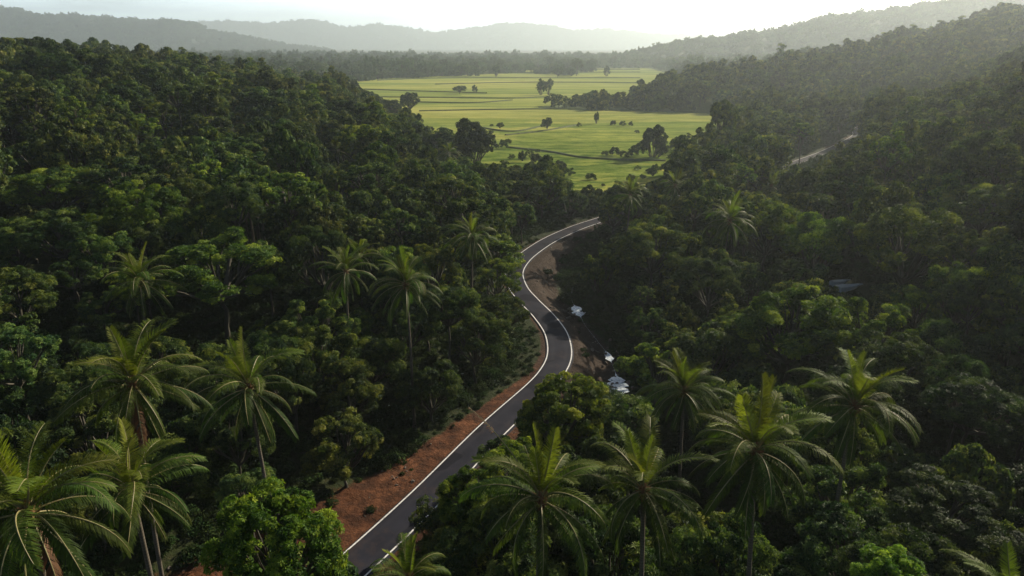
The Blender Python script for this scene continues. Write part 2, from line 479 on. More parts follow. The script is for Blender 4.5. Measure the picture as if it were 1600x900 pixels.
cps = [(-29, 36, 4), (-60, 45, 9), (-100, 50, 14), (-30, 75, 3), (-55, 110, 9), (-30, 120, 5), (-95, 150, 17), (-45, 160, 7), (-12, 160, 2), (-150, 210, 26), (-80, 220, 15), (-30, 230, 4),
       (-60, 300, 12), (-130, 310, 25), (-210, 300, 36), (-100, 420, 14), (-180, 440, 27), (-20, 0, 6), (20, 0, 8), (-100, 0, 14), (100, 0, 14),
       (0, 45, 6), (18, 45, 8), (30, 55, 9), (55, 60, 10), (20, 85, 0), (40, 90, 3), (70, 90, 9), (40, 130, 0), (70, 140, 5), (110, 140, 16),
       (40, 180, 0), (80, 190, 3), (130, 200, 15), (50, 240, 0), (110, 260, 4), (170, 270, 17), (150, 210, 20), (60, 300, 0), (100, 350, 0), (160, 370, 1),
       (235, 330, 30), (300, 330, 42), (210, 410, 4), (300, 450, 22), (420, 450, 50), (420, 300, 60), (200, 120, 72), (260, 200, 62), (130, 118, 46), (165, 160, 54), (115, 80, 40), (85, 55, 24),  # right-hand heights out of view form an added hill shading the lower right
       (250, 520, 0), (340, 580, 14), (200, 650, 0), (300, 640, 8), (450, 640, 36),
       (0, 400, 0), (100, 500, 0), (0, 600, 0), (100, 640, 0), (-100, 800, 0), (0, 1000, 0), (100, 1200, 0), (-200, 1500, 0), (0, 2200, 2),
       cpt(0, 60, 420, 27), cpt(200, 88, 450, 27), cpt(400, 106, 520, 25), cpt(545, 130, 620, 24), cpt(-150, 50, 420, 27), cpt(480, 150, 520), cpt(560, 150, 560, 17), cpt(640, 185, 480),
       (-420, 620, 30), (-330, 750, 18), (-250, 850, 8), (-300, 1100, 4), (-600, 1000, 14), (-900, 1500, 16), (-500, 1700, 6),
       cpt(820, 158, 735, 12), cpt(900, 152, 735, 12), cpt(1010, 108, 770), cpt(1100, 96, 780), cpt(1250, 78, 800), cpt(1400, 56, 830), cpt(1500, 30, 850), cpt(1600, 2, 870), cpt(1800, -60, 900),
       (280, 900, 12), (420, 1050, 25), (700, 1150, 50), (400, 1300, 5), (700, 1500, 20), (200, 2000, 2), (1000, 1500, 30),
       (2500, 3000, 20), (-2500, 3000, 20), (0, 4200, 5), (0, 6500, 10), (4000, 6500, 20), (-4000, 6500, 20), (0, -300, 10), (-600, -200, 30), (600, -200, 40), (700, 300, 80), (-700, 300, 50), (0, 3000, 3)]
cps = np.array(cps, float)
_D = np.hypot(cps[:, None, 0] - cps[None, :, 0], cps[:, None, 1] - cps[None, :, 1])
_A = np.zeros((len(cps) + 1, len(cps) + 1)); _A[:-1, :-1] = -_D + 2.0 * np.eye(len(cps)); _A[-1, :-1] = 1; _A[:-1, -1] = 1
_w = np.linalg.solve(_A, np.r_[cps[:, 2], 0])

def vnoise(x, y, s, seed=0):
    """cheap smooth value noise in metres"""
    r = 0
    for k, (a, b, p) in enumerate(((1.0, 0.31, 0.0), (-0.43, 0.91, 1.7), (0.77, -0.66, 4.1), (0.2, 1.3, 2.2))):
        r = r + np.sin((a * x + b * y) / s * 2 * math.pi + p + seed * 1.3 + 1.1 * np.sin((b * x - a * y) / s * 3.1 + seed))
    return r / 4

def height(x, y, micro=True):
    x = np.atleast_1d(np.asarray(x, float)).ravel(); y = np.atleast_1d(np.asarray(y, float)).ravel()
    z = np.full(len(x), _w[-1])
    for (cx, cy_, _), w in zip(cps, _w[:-1]):
        z = z - w * np.hypot(x - cx, y - cy_)
    far = smooth(250, 900, np.hypot(x, y))
    z = z + vnoise(x, y, 95, 1) * (1.2 + 3 * far) + vnoise(x, y, 37, 2) * 0.8
    XY = np.c_[x, y]
    # field: level ground
    inside = in_poly(x, y, FIELD)
    fd = np.zeros(len(x))
    near = (~inside) & (y > 200) & (y < 2300)
    P = np.array(FIELD + FIELD[:1], float)
    if near.any(): fd[near] = poly_dist(XY[near], P)[0]
    far_out = (~inside) & (~near); fd[far_out] = 200
    z = z * smooth(0, 55, fd)
    z[inside] = -0.3
    # road formation and stream bed
    nr = (y < 640) & (np.abs(x) < 340)
    if nr.any():
        dr, sd = poly_dist(XY[nr], road_c)
        zz = z[nr]
        m = smooth(3.6, 26, dr)
        base = np.where(sd < 0, zz * m, zz * smooth(3.6, 20, dr))
        ds, _ = poly_dist(XY[nr], stream_c[:, :2])
        cut = 5.0 * (1 - smooth(1.8, 12.0, ds))
        base = base - cut * smooth(3.0, 9.5, dr)
        if micro:
            base = base + (vnoise(XY[nr][:, 0], XY[nr][:, 1], 6.5, 3) * 0.35 + vnoise(XY[nr][:, 0], XY[nr][:, 1], 2.7, 4) * 0.16) * smooth(3.4, 7, dr)
        base = np.where(dr < 3.4, -0.12, base - 0.06)
        z[nr] = base
    return z

def hz(x, y): return float(height([x], [y])[0])

# ------------------------------------------------------------------ terrain sheet
def axis(lo, hi, core_lo, core_hi, step, grow):
    a = list(np.arange(core_lo, core_hi + 1e-6, step))
    s = step
    while a[-1] < hi: s *= grow; a.append(a[-1] + s)
    s = step
    while a[0] > lo: s *= grow; a.insert(0, a[0] - s)
    return np.array(a)

gx = axis(-10500, 10500, -60, 70, 1.0, 1.035)
gy = axis(-700, 13500, 30, 260, 1.0, 1.03)
XX, YY = np.meshgrid(gx, gy)
zz = height(XX.ravel(), YY.ravel())
tv = np.c_[XX.ravel(), YY.ravel(), zz]
nx, ny = len(gx), len(gy)
i, j = np.meshgrid(np.arange(nx - 1), np.arange(ny - 1))
q = (j * nx + i).ravel()
tf = np.c_[q, q + 1, q + 1 + nx, q + nx]
me = mesh_np('ground', tv, tf, M['ground'], True)
# where bare red earth lies, and where turf grows
soil = np.zeros(len(tv)); turf = np.zeros(len(tv))
k = (tv[:, 1] < 640) & (np.abs(tv[:, 0]) < 340)
dr, sd = poly_dist(tv[k, :2], road_c)
ds, _ = poly_dist(tv[k, :2], stream_c[:, :2])
xk, yk = tv[k, 0], tv[k, 1]
wL = np.interp(yk, [40, 60, 75, 95, 108, 118, 130, 150], [15, 16, 14, 8.5, 6, 5, 4.2, 3.5])
wR = np.interp(yk, [40, 85, 100, 118, 135, 170, 200, 230, 260], [9, 6, 5, 10, 13, 13, 11, 8, 4])
s = np.where(sd < 0, 1 - smooth(wL * 0.75, wL * 1.2, dr), 1 - smooth(wR * 0.75, wR * 1.2, dr))
soil[k] = s
brown = np.zeros(len(tv)); brown[k] = np.where(sd > 0, smooth(95, 125, yk), smooth(112, 135, yk) * .7)
near_field = in_poly(tv[:, 0], tv[:, 1], [(-60, 270), (120, 270), (160, 420), (230, 640), (480, 2100), (-600, 2100), (-120, 700), (-80, 420)])
turf[near_field] = 1
for nm, arr in (('soil', soil), ('turf', turf), ('brown', brown)):
    a = me.attributes.new(nm, 'FLOAT', 'POINT'); a.data.foreach_set('value', arr.astype(np.float32))
ground = link('ground', me); ground['kind'] = 'structure'
ground['label'] = 'forest floor of leaf litter with bare red earth beside the road'

# ------------------------------------------------------------------ road
def strip(c, offs, z, name, mat, parent=None, tint=None):
    T = np.gradient(c, axis=0); T /= np.linalg.norm(T, axis=1)[:, None]
    Nn = np.c_[T[:, 1], -T[:, 0]]
    V, tt = [], []
    for o_, dz in offs:
        p = c + Nn * o_
        V.append(np.c_[p, np.full(len(p), z + dz)])
    V = np.stack(V, 1); n, m = V.shape[:2]
    idx = np.arange(n * m).reshape(n, m)
    F = np.stack([idx[:-1, :-1], idx[:-1, 1:], idx[1:, 1:], idx[1:, :-1]], -1).reshape(-1, 4)
    t = np.tile(tint if tint is not None else [0] * m, n)
    me = mesh_np(name, V.reshape(-1, 3), F, mat, True, t)
    return link(name, me, parent)

HW = 2.72
offs = [(-HW - .35, -.30), (-HW, 0), (-2.0, .02), (-1.4, .03), (-.8, .04), (0, .05), (.8, .04), (1.4, .03), (2.0, .02), (HW, 0), (HW + .35, -.30)]
road = strip(road_c, offs, 0.06, 'road', M['asphalt'], tint=[0, 0, .1, .55, .1, 0, .1, .55, .1, 0, 0])
road['kind'] = 'structure'; road['label'] = 'narrow dark asphalt road winding through the forest'
for s_ in (-1, 1):
    c0, c1 = 2.36, 2.59
    o = strip(road_c, [(s_ * c0, 0.008) if s_ > 0 else (s_ * c1, 0.006), (s_ * c1, 0.006) if s_ > 0 else (s_ * c0, 0.008)], 0.072 + 0.004, 'edge_line', M['paint'], parent=road)

# ------------------------------------------------------------------ stream
T = np.gradient(stream_c[:, :2], axis=0); T /= np.linalg.norm(T, axis=1)[:, None]
Nn = np.c_[T[:, 1], -T[:, 0]]
V = []
for i_ in range(len(stream_c)):
    jit = 1 + .22 * math.sin(i_ * .9) + .15 * math.sin(i_ * 1.9 + 1)
    w_ = .015
    for (qx, qy, sg, ww_) in ((16.9, 168.5, 3.0, 1.5), (21.3, 141.5, 2.0, .8), (21.2, 127, 4.2, 1.9), (96, 241, 5, 1.5)):
        w_ += ww_ * math.exp(-(((stream_c[i_, 0] - qx) ** 2 + (stream_c[i_, 1] - qy) ** 2) / sg ** 2) ** 2)
    w_ *= jit
    a = stream_c[i_, :2] - Nn[i_] * w_; b = stream_c[i_, :2] + Nn[i_] * w_
    zc = height([stream_c[i_, 0]], [stream_c[i_, 1]], False)[0]
    V += [(*a, 0), (*b, 0)]
V = np.array(V)
zc = height(stream_c[:, 0], stream_c[:, 1]) + 0.9
zc = np.convolve(np.r_[[zc[0]] * 6, zc, [zc[-1]] * 6], np.ones(13) / 13, 'valid')
V[:, 2] = np.repeat(zc, 2)
idx = np.arange(len(V)).reshape(-1, 2)
F = np.stack([idx[:-1, 0], idx[:-1, 1], idx[1:, 1], idx[1:, 0]], -1)
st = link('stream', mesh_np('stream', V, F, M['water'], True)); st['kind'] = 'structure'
st['label'] = 'narrow bright stream running below the road bank'

def march(px, py):
    r0 = np.array([(px - 800) / FPX, cP + (450 - py) / FPX * sP, -sP + (450 - py) / FPX * cP])
    for t in np.arange(60, 500, 1.0):
        p = np.array([0, 0, CAM_H]) + r0 * t
        if p[2] < hz(p[0], p[1]): return p
    return p
pc = march(1325, 453)
g_ = Geo()
for ox, oy, w_, l_ in ((0, 0, 1.1, 3.4), (-.6, 3.6, .8, 2.6)):
    a_ = np.linspace(0, 2 * math.pi, 20, endpoint=False)
    rr_ = 1 + .18 * np.sin(a_ * 3 + 1) + .1 * np.sin(a_ * 5)
    px_ = pc[0] + ox + l_ * rr_ * np.cos(a_); py_ = pc[1] + oy + w_ * rr_ * np.sin(a_) + .25 * l_ * np.cos(a_)
    vz = max(height(px_, py_)) + .05
    g_.add(np.r_[[(pc[0] + ox, pc[1] + oy, vz)], np.c_[px_, py_, np.full(20, vz)], np.c_[px_, py_, np.full(20, vz - 2.5)]],
           [(1 + k_, 1 + (k_ + 1) % 20, 0, 0) for k_ in range(0)] + [(1 + k_, 21 + k_, 21 + (k_ + 1) % 20, 1 + (k_ + 1) % 20) for k_ in range(20)])
    g_.f.append(np.array([(g_.n - 41, g_.n - 41 + 1 + k_, g_.n - 41 + 1 + (k_ + 1) % 20) for k_ in range(20)], np.int32)); g_.m.append(np.zeros(20, int))
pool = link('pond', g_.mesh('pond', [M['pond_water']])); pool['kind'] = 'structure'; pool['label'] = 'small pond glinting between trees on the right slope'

# ------------------------------------------------------------------ field with low bunds
fx = np.linspace(-600, 520, 160); fy = np.linspace(285, 2060, 300)
FX, FY = np.meshgrid(fx, fy)
ins = in_poly(FX.ravel(), FY.ravel(), FIELD)
fz = 0.12 + 0.10 * np.round(vnoise(FX.ravel(), FY.ravel(), 240, 5) * 2) / 2 + vnoise(FX.ravel(), FY.ravel(), 23, 6) * 0.08
fv = np.c_[FX.ravel(), FY.ravel(), fz]
n1 = len(fx)
i, j = np.meshgrid(np.arange(n1 - 1), np.arange(len(fy) - 1)); q = (j * n1 + i).ravel()
ff = np.c_[q, q + 1, q + 1 + n1, q + n1]
ff = ff[ins[ff].all(1)]
used = np.unique(ff); remap = np.full(len(fv), -1); remap[used] = np.arange(len(used))
field = link('field', mesh_np('field', fv[used], remap[ff], M['field'], True)); field['kind'] = 'structure'
field['label'] = 'sunlit yellow green grass field on the valley floor'

bund_px = [[(655, 174), (760, 172), (860, 171), (980, 172), (1090, 176)], [(580, 152), (700, 153), (800, 154), (850, 152)], [(570, 140), (660, 143), (760, 146)],
           [(650, 160), (740, 161), (800, 157)], [(680, 132), (830, 129), (1000, 130)], [(590, 126), (700, 122), (860, 122), (1000, 122)], [(600, 116), (800, 114), (1000, 113)],
           [(795, 231), (860, 238), (905, 246), (960, 250), (1040, 252)], [(740, 198), (800, 206), (850, 197)], [(790, 212), (850, 205), (900, 196)], [(770, 109), (1000, 109)]]
for pts in bund_px:
    P = np.array([on_plane(*p)[:2] for p in pts]); c = catmull(P, 10)
    d0 = np.hypot(*c.mean(0)); hgt = 0.5 + d0 / 1500; wd = 0.8 + d0 / 900
    strip(c, [(-wd, -.2), (-wd * .4, hgt), (wd * .4, hgt), (wd, -.2)], 0.15, 'bund', M['bund'], parent=field)

# ------------------------------------------------------------------ far hills
def ridge(name, crest, halfw, label, seed, tree=14):
    """crest: list of (px,py,depth). A long hill with a real back and front"""
    P = np.array([at_depth(*c) for c in crest]); P[:, 2] -= tree
    c = catmull(P, 12)
    n = len(c)
    c[:, 2] += vnoise(c[:, 0], c[:, 1], 160, seed) * 5
    T = np.gradient(c[:, :2], axis=0); T /= np.linalg.norm(T, axis=1)[:, None]
    Nn = np.c_[T[:, 1], -T[:, 0]]
    vs = np.linspace(-1, 1, 31)
    def surf(ci, v):
        pos = c[ci, :2] + Nn[ci] * (v * halfw)[:, None]
        env = np.cos(v * math.pi / 2) ** 1.3
        spur = 1 + 0.35 * vnoise(pos[:, 0], pos[:, 1], 420, seed + 3) * np.abs(v) * 2 * (1 - np.abs(v))
        z = c[ci, 2] * env * spur + vnoise(pos[:, 0], pos[:, 1], 120, seed + 5) * 6 * (1 - env)
        return np.c_[pos, z - 6 * (1 - env)]
    ii, vv = np.meshgrid(np.arange(n), vs, indexing='ij')
    V = surf(ii.ravel(), vv.ravel())
    idx = np.arange(len(V)).reshape(n, len(vs))
    F = np.stack([idx[:-1, :-1], idx[:-1, 1:], idx[1:, 1:], idx[1:, :-1]], -1).reshape(-1, 4)
    o = link('hills', mesh_np('hills', V, F, M['hill'], True)); o['kind'] = 'structure'; o['label'] = label
    return surf, n, c, halfw

R3 = ridge('hills', [(960, 92, 2700), (1010, 80, 2650), (1070, 68, 2600), (1130, 56, 2500), (1220, 44, 2450), (1300, 26, 2450), (1400, 12, 2450), (1500, 0, 2450), (1700, -40, 2450), (1900, -60, 2450)], 600, 'hazy forested ridge rising behind the right hand hill', 1)
L3 = ridge('hills', [(-300, 0, 5500), (-120, 8, 5500), (0, 14, 5500), (60, 26, 5500), (110, 26, 5500), (180, 30, 5500), (235, 34, 5500), (290, 36, 5500), (320, 46, 5500), (400, 62, 5500), (450, 72, 5500), (520, 80, 5500)], 950, 'blue hazy ridge of forested hills on the left horizon', 2)
FAR = ridge('hills', [(-200, 40, 11200), (100, 44, 11200), (250, 42, 11200), (350, 36, 11200), (430, 40, 11000), (485, 34, 11000), (540, 46, 11000), (600, 42, 11000), (680, 54, 11000), (720, 50, 11000), (790, 40, 11000), (850, 43, 11000), (900, 51, 11000),
                      (950, 49, 11000), (1010, 56, 11000), (1100, 58, 11000), (1300, 60, 11000), (1700, 60, 11000)], 1500, 'palest line of hills along the far horizon', 3)

# ------------------------------------------------------------------ leaves and crowns
def unit(a): return a / (np.linalg.norm(a, axis=-1, keepdims=True) + 1e-9)

def leaves(cen, d, nrm, ln, wd, fold=0.15):
    """one folded quad per leaf; d = long axis, nrm = approx normal"""
    n = len(cen)
    d = unit(d); s = unit(np.cross(d, nrm)); up = unit(np.cross(s, d))
    ln = np.broadcast_to(ln, (n,))[:, None]; wd = np.broadcast_to(wd, (n,))[:, None]
    b = cen - d * ln * .5; t = cen + d * ln * .5 - up * ln * .10
    l = cen - s * wd * .5 + up * wd * fold + d * ln * .05; r = cen + s * wd * .5 + up * wd * fold + d * ln * .05
    V = np.stack([b, r, t, l], 1).reshape(-1, 3)
    return V, np.arange(n * 4).reshape(n, 4)

def rand_dirs(r, n, zmin=-1.0):
    z = r.uniform(zmin, 1, n); a = r.uniform(0, 2 * math.pi, n); s = np.sqrt(np.clip(1 - z * z, 0, 1))
    return np.c_[s * np.cos(a), s * np.sin(a), z]

def crown_proto(name, seed, n_lobes, n_clumps, per, leaf, rosette=0, flat=0.75, lobe_r=0.42, spread=0.62, fill=600, mat='leaf'):
    """crown of unit radius 1 x flat; leaf sizes are given relative to a crown of radius 6 m.
    returns crown mesh and the limbs that reach its lobes"""
    r = np.random.default_rng(seed)
    g = Geo(); lg = Geo()
    u = leaf / 6.0
    # lobes spread over an uneven dome
    base = []
    ga = r.uniform(0, 6)
    for k in range(n_lobes):
        zf = 0.95 - 1.45 * (k + 0.3) / n_lobes
        a = ga + k * 2.39996 + r.uniform(-.35, .35)
        s_ = math.sqrt(max(0, 1 - zf * zf))
        rad = spread * r.uniform(.75, 1.18)
        base.append((s_ * math.cos(a) * rad, s_ * math.sin(a) * rad, zf * rad))
    base = np.array(base)
    lr = lobe_r * r.uniform(.7, 1.25, n_lobes)
    for k in range(n_lobes):
        cdir = rand_dirs(r, n_clumps)
        cdir = unit(cdir + unit(base[k]) * .55 + np.array([0, 0, .15]))
        cc = base[k] + cdir * (lr[k] * r.uniform(.62, 1.0, n_clumps))[:, None]
        cr = lr[k] * r.uniform(.28, .46, n_clumps)
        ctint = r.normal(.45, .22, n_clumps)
        for c0, rr, ct in zip(cc, cr, ctint):
            m = int(per * r.uniform(.75, 1.25))
            dd = rand_dirs(r, m)
            dd = unit(dd + unit(c0) * .5 + np.array([0, 0, .35]))
            pos = c0 + dd * (rr * r.uniform(.55, 1.05, m))[:, None] * np.array([1.08, 1.08, .8])
            if rosette:
                for q_ in range(rosette):
                    az = 2 * math.pi * q_ / rosette + r.uniform(0, .7, m)
                    A = unit(np.cross(dd, np.array([.3, .1, 1.0]) + 0 * dd)); B = np.cross(dd, A)
                    rad = A * np.cos(az)[:, None] + B * np.sin(az)[:, None]
                    ldir = unit(rad + dd * r.uniform(.1, .7, m)[:, None] - np.array([0, 0, .15]))
                    L = u * r.uniform(.75, 1.2, m)
                    V, F = leaves(pos + ldir * (L * .55)[:, None], ldir, dd + rad * -.3, L, L * .36)
                    g.add(V, F, np.repeat(np.clip(ct + r.normal(0, .13, m), 0, 1), 4))
            else:
                nrm = unit(dd + r.normal(0, .30, (m, 3)))
                ldir = unit(np.cross(nrm, r.normal(0, 1, (m, 3))) + np.array([0, 0, -.2]))
                L = u * r.uniform(.7, 1.3, m)
                V, F = leaves(pos, ldir, nrm, L, L * .55)
                g.add(V, F, np.repeat(np.clip(ct + r.normal(0, .16, m), 0, 1), 4))
        # limb
        p0 = np.array([0, 0, -flat * 1.0]); p3 = base[k] * 1.0
        mid = (p0 + p3) / 2 + np.array([0, 0, -.10])
        pts = [p0, p0 * .6 + mid * .4 + r.normal(0, .02, 3), mid, p3]
        V, F = tube(pts, [.05, .04, .03, .010], 5)
        lg.add(V, F)
        for b_ in range(3):
            e = cc[r.integers(len(cc))]
            V, F = tube([mid, (mid + e) / 2 + r.normal(0, .03, 3), e], [.022, .015, .006], 4); lg.add(V, F)
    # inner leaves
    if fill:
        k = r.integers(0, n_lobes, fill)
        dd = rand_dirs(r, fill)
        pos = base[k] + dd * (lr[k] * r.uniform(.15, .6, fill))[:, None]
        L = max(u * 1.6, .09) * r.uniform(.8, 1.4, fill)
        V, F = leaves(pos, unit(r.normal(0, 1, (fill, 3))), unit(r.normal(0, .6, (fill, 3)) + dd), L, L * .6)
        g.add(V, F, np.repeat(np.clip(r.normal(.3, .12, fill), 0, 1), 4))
    sc_ = np.array([1, 1, flat])
    g.v = [v * sc_ for v in g.v]; lg.v = [v * sc_ for v in lg.v]
    return g.mesh(name, [M[mat]]), lg.mesh('limbs', [M['bark']], True)

def pole_mesh(name, seed, sides=7):
    r = np.random.default_rng(seed)
    pts = [(0, 0, -.03)]
    x = y = 0
    for k in range(1, 8):
        x += r.normal(0, .006); y += r.normal(0, .006)
        pts.append((x, y, k / 7 * 1.0))
    pts[-1] = (0, 0, 1.0)
    V, F = tube(pts, np.array([.034, .024, .021, .019, .018, .017, .016, .015]) * 1.0, sides)
    return mesh_np(name, V, F, M['bark'], True)

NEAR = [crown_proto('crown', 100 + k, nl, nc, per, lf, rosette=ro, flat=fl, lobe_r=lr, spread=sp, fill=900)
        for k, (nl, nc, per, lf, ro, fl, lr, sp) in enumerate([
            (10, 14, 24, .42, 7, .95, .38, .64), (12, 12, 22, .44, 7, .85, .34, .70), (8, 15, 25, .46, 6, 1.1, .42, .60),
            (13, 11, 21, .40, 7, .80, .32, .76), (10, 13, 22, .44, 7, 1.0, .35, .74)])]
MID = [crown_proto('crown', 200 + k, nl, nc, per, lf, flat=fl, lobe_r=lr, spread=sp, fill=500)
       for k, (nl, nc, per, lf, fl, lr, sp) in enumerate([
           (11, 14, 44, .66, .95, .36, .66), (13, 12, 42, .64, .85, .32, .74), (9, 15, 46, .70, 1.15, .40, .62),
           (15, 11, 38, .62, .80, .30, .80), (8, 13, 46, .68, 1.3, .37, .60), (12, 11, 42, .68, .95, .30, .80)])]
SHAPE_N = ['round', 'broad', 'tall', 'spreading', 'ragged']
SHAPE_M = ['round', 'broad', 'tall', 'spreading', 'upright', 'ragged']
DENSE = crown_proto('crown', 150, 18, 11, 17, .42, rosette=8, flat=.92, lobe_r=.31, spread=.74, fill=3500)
POLES = [pole_mesh('trunk', 300 + k) for k in range(4)]

def far_proto(seed, nl, per, leaf, flat):
    r = np.random.default_rng(seed)
    me_, lim = crown_proto('distant_tree', seed, nl, 6, per, leaf, flat=flat, lobe_r=.42, spread=.6, fill=60, mat='far_leaf')
    return me_
FARP = [far_proto(400 + k, nl, per, lf, fl) for k, (nl, per, lf, fl) in enumerate([(7, 8, 1.7, .85), (8, 7, 1.6, .7), (6, 9, 1.8, 1.1), (9, 7, 1.5, .65)])]

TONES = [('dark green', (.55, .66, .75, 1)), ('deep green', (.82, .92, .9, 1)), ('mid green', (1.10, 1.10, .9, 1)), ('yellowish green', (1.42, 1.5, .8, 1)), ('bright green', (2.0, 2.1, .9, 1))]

# ------------------------------------------------------------------ trees
all_tree_roots = []
def make_tree(x, y, top_z, R, proto, limbs, flat, pole, tone, label, group=None, rz=None, name='broadleaf_tree', zg=None, sq=1.0):
    """crown centre sits R*flat below top_z; trunk stands on the ground"""
    g0 = hz(x, y) if zg is None else zg
    cz = top_z - g0 - R * flat * sq * 0.92
    cz = max(cz, R * .35)
    o = bpy.data.objects.new(name, None); C.objects.link(o)
    o.empty_display_size = 1
    o.location = (x, y, g0); o.rotation_euler = (0, 0, random.uniform(0, 6.28) if rz is None else rz)
    o['label'] = label; o['category'] = 'tree'
    if group: o['group'] = group
    c = link('crown', proto, o, (0, 0, cz), scale=(R, R, R * sq)); c.color = tone
    tr = max(cz - R * flat * sq * .9, .6)
    fat = R * 1.15 + 1.5
    t = link('trunk', pole, o, (0, 0, -.15), scale=(fat * 1.6, fat * 1.6, tr + .3))
    if limbs: link('limbs', limbs, t, (0, 0, (cz + .15) / (tr + .3)), scale=(R / (fat * 1.6), R / (fat * 1.6), R * sq / (tr + .3)))
    all_tree_roots.append(o)
    return o

# --- coconut palms
def frond_mesh(name, seed, L, e0, bend, vee, droop, pairs=84, ll=1.15, mat='palm_leaf', tint=.5, wid=.066, keep=1.0, leaf_from=.10):
    """e0: launch elevation (deg), bend: total downward bend (deg)"""
    r = np.random.default_rng(seed)
    n = 16
    s = np.linspace(0, 1, n)
    el = np.radians(e0 - bend * (s ** 1.35))
    lat = np.radians(r.uniform(-14, 14)) * s
    dx = np.cos(el) * np.cos(lat); dy = np.cos(el) * np.sin(lat); dz = np.sin(el)
    P = np.zeros((n, 3)); st = L / (n - 1)
    for i_ in range(1, n): P[i_] = P[i_ - 1] + st * np.array([dx[i_], dy[i_], dz[i_]])
    g = Geo()
    rad = .055 * (1 - s) ** .8 + .012
    if name == 'bare_frond': rad = .045 * (1 - s) ** .5 + .018
    V, F = tube(P, rad, 5); g.add(V, F, .5, 1)
    ss = np.linspace(leaf_from, .995, pairs)
    Tn = unit(np.gradient(P, axis=0))
    def samp(A, q): return np.stack([np.interp(q, s, A[:, k]) for k in range(3)], -1)
    for side in (-1, 1):
        q_ = np.clip(ss + r.normal(0, .003, pairs), 0, 1)
        if keep < 1: q_ = q_[r.random(pairs) < keep]
        m = len(q_)
        b = samp(P, q_); t = unit(samp(Tn, q_))
        sd_ = unit(np.cross(t, np.array([0, 0, 1.0]) + 0 * t) + 1e-6) * side
        up = unit(np.cross(sd_ * side, t))
        prof = np.clip(np.sin(math.pi * (0.10 + .82 * q_)), .1, 1) ** .55
        LL = ll * prof * r.uniform(.85, 1.1, m)
        fwd = .35 + .9 * q_ ** 2
        d1 = unit(sd_ * 1.0 + t * fwd[:, None] + up * vee + np.array([0, 0, -1]) * droop * .45 + r.normal(0, .07, (m, 3)))
        d2 = unit(d1 * .9 + np.array([0, 0, -1.0]) * (droop * r.uniform(.6, 1.4, m))[:, None] + r.normal(0, .06, (m, 3)))
        m1 = b + d1 * (LL * .5)[:, None]; m2 = m1 + d2 * (LL * .5)[:, None]
        w = unit(t - d1 * (t * d1).sum(-1, keepdims=True)) * wid * .5
        V = np.stack([b - w * .6, b + w * .6, m1 + w, m1 - w, m2 + w * .15, m2 - w * .15], 1).reshape(-1, 3)
        k = np.arange(m)[:, None] * 6
        F = np.concatenate([k + np.array([0, 1, 2, 3]), k + np.array([3, 2, 4, 5])])
        g.add(V, F, np.repeat(np.clip(tint + r.normal(0, .12, m), 0, 1), 6), 0)
    return g.mesh(name, [M[mat], M['rachis']])

FR = {}
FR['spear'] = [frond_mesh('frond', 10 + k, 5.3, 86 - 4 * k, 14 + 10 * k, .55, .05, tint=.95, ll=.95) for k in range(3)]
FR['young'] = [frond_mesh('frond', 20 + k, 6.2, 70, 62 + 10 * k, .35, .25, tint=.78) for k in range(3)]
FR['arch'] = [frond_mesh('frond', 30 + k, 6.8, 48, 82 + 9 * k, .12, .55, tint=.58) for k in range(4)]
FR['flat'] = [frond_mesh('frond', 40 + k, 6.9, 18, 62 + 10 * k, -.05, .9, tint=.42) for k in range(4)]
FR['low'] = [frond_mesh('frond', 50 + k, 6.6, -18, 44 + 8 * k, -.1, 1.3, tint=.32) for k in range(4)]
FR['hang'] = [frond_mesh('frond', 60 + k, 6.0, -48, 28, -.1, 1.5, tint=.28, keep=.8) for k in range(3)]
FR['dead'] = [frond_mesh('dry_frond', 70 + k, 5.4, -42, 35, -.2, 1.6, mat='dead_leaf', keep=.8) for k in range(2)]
FR['bare'] = [frond_mesh('bare_frond', 80, 8.8, 60, 22, .1, .6, keep=.3, leaf_from=.7, tint=.3, ll=.45, mat='dead_leaf', wid=.05)]

def coconuts():
    g = Geo(); r = np.random.default_rng(5)
    for k in range(11):
        a = r.uniform(0, 6.28); z0 = r.uniform(-.75, -.2); rr = r.uniform(.3, .5)
        c0 = np.array([rr * math.cos(a), rr * math.sin(a), z0])
        lat = np.linspace(-1, 1, 6)
        V, F = tube([c0 + np.array([0, 0, .17 * q_]) for q_ in lat], .135 * np.sqrt(np.clip(1.02 - lat ** 2, .01, 1)), 8)
        g.add(V, F)
    return g.mesh('coconut_cluster', [M['husk']], True)
COCO = coconuts()
def heart():
    g = Geo(); r = np.random.default_rng(6)
    V, F = tube([(0, 0, -1.1), (0, 0, -.6), (0, 0, -.1), (0, 0, .5), (0, 0, 1.0)], [.20, .30, .36, .26, .08], 9); g.add(V, F)
    for k in range(26):
        a = r.uniform(0, 6.28); z = r.uniform(-.5, .5)
        d_ = np.array([math.cos(a), math.sin(a), r.uniform(.3, 1.2)])
        p = np.array([.25 * math.cos(a), .25 * math.sin(a), z])
        V, F = tube([p, p + d_ * .25, p + d_ * .45 + np.array([0, 0, -.1])], [.07, .05, .02], 4); g.add(V, F)
    return g.mesh('crownshaft', [M['fibre']], True)
HEART = heart()

def palm_trunk(H, lean, seed):
    r = np.random.default_rng(seed)
    n = 18; s = np.linspace(0, 1, n)
    lx, ly = lean
    px_ = lx * (s ** 1.6 - 1); py_ = ly * (s ** 1.6 - 1)
    wob = .12 * np.sin(s * 5 + r.uniform(0, 6))
    pts = np.c_[px_ + wob * (1 - s), py_, s * (H + .2) - .2]
    rad = .17 + .05 * (1 - s) + .22 * np.exp(-s * H / .7)
    rad = rad * (1 + .05 * np.sin(s * 60))
    V, F = tube(pts, rad, 8)
    return mesh_np('trunk', V, F, M['palm_bark'], True)

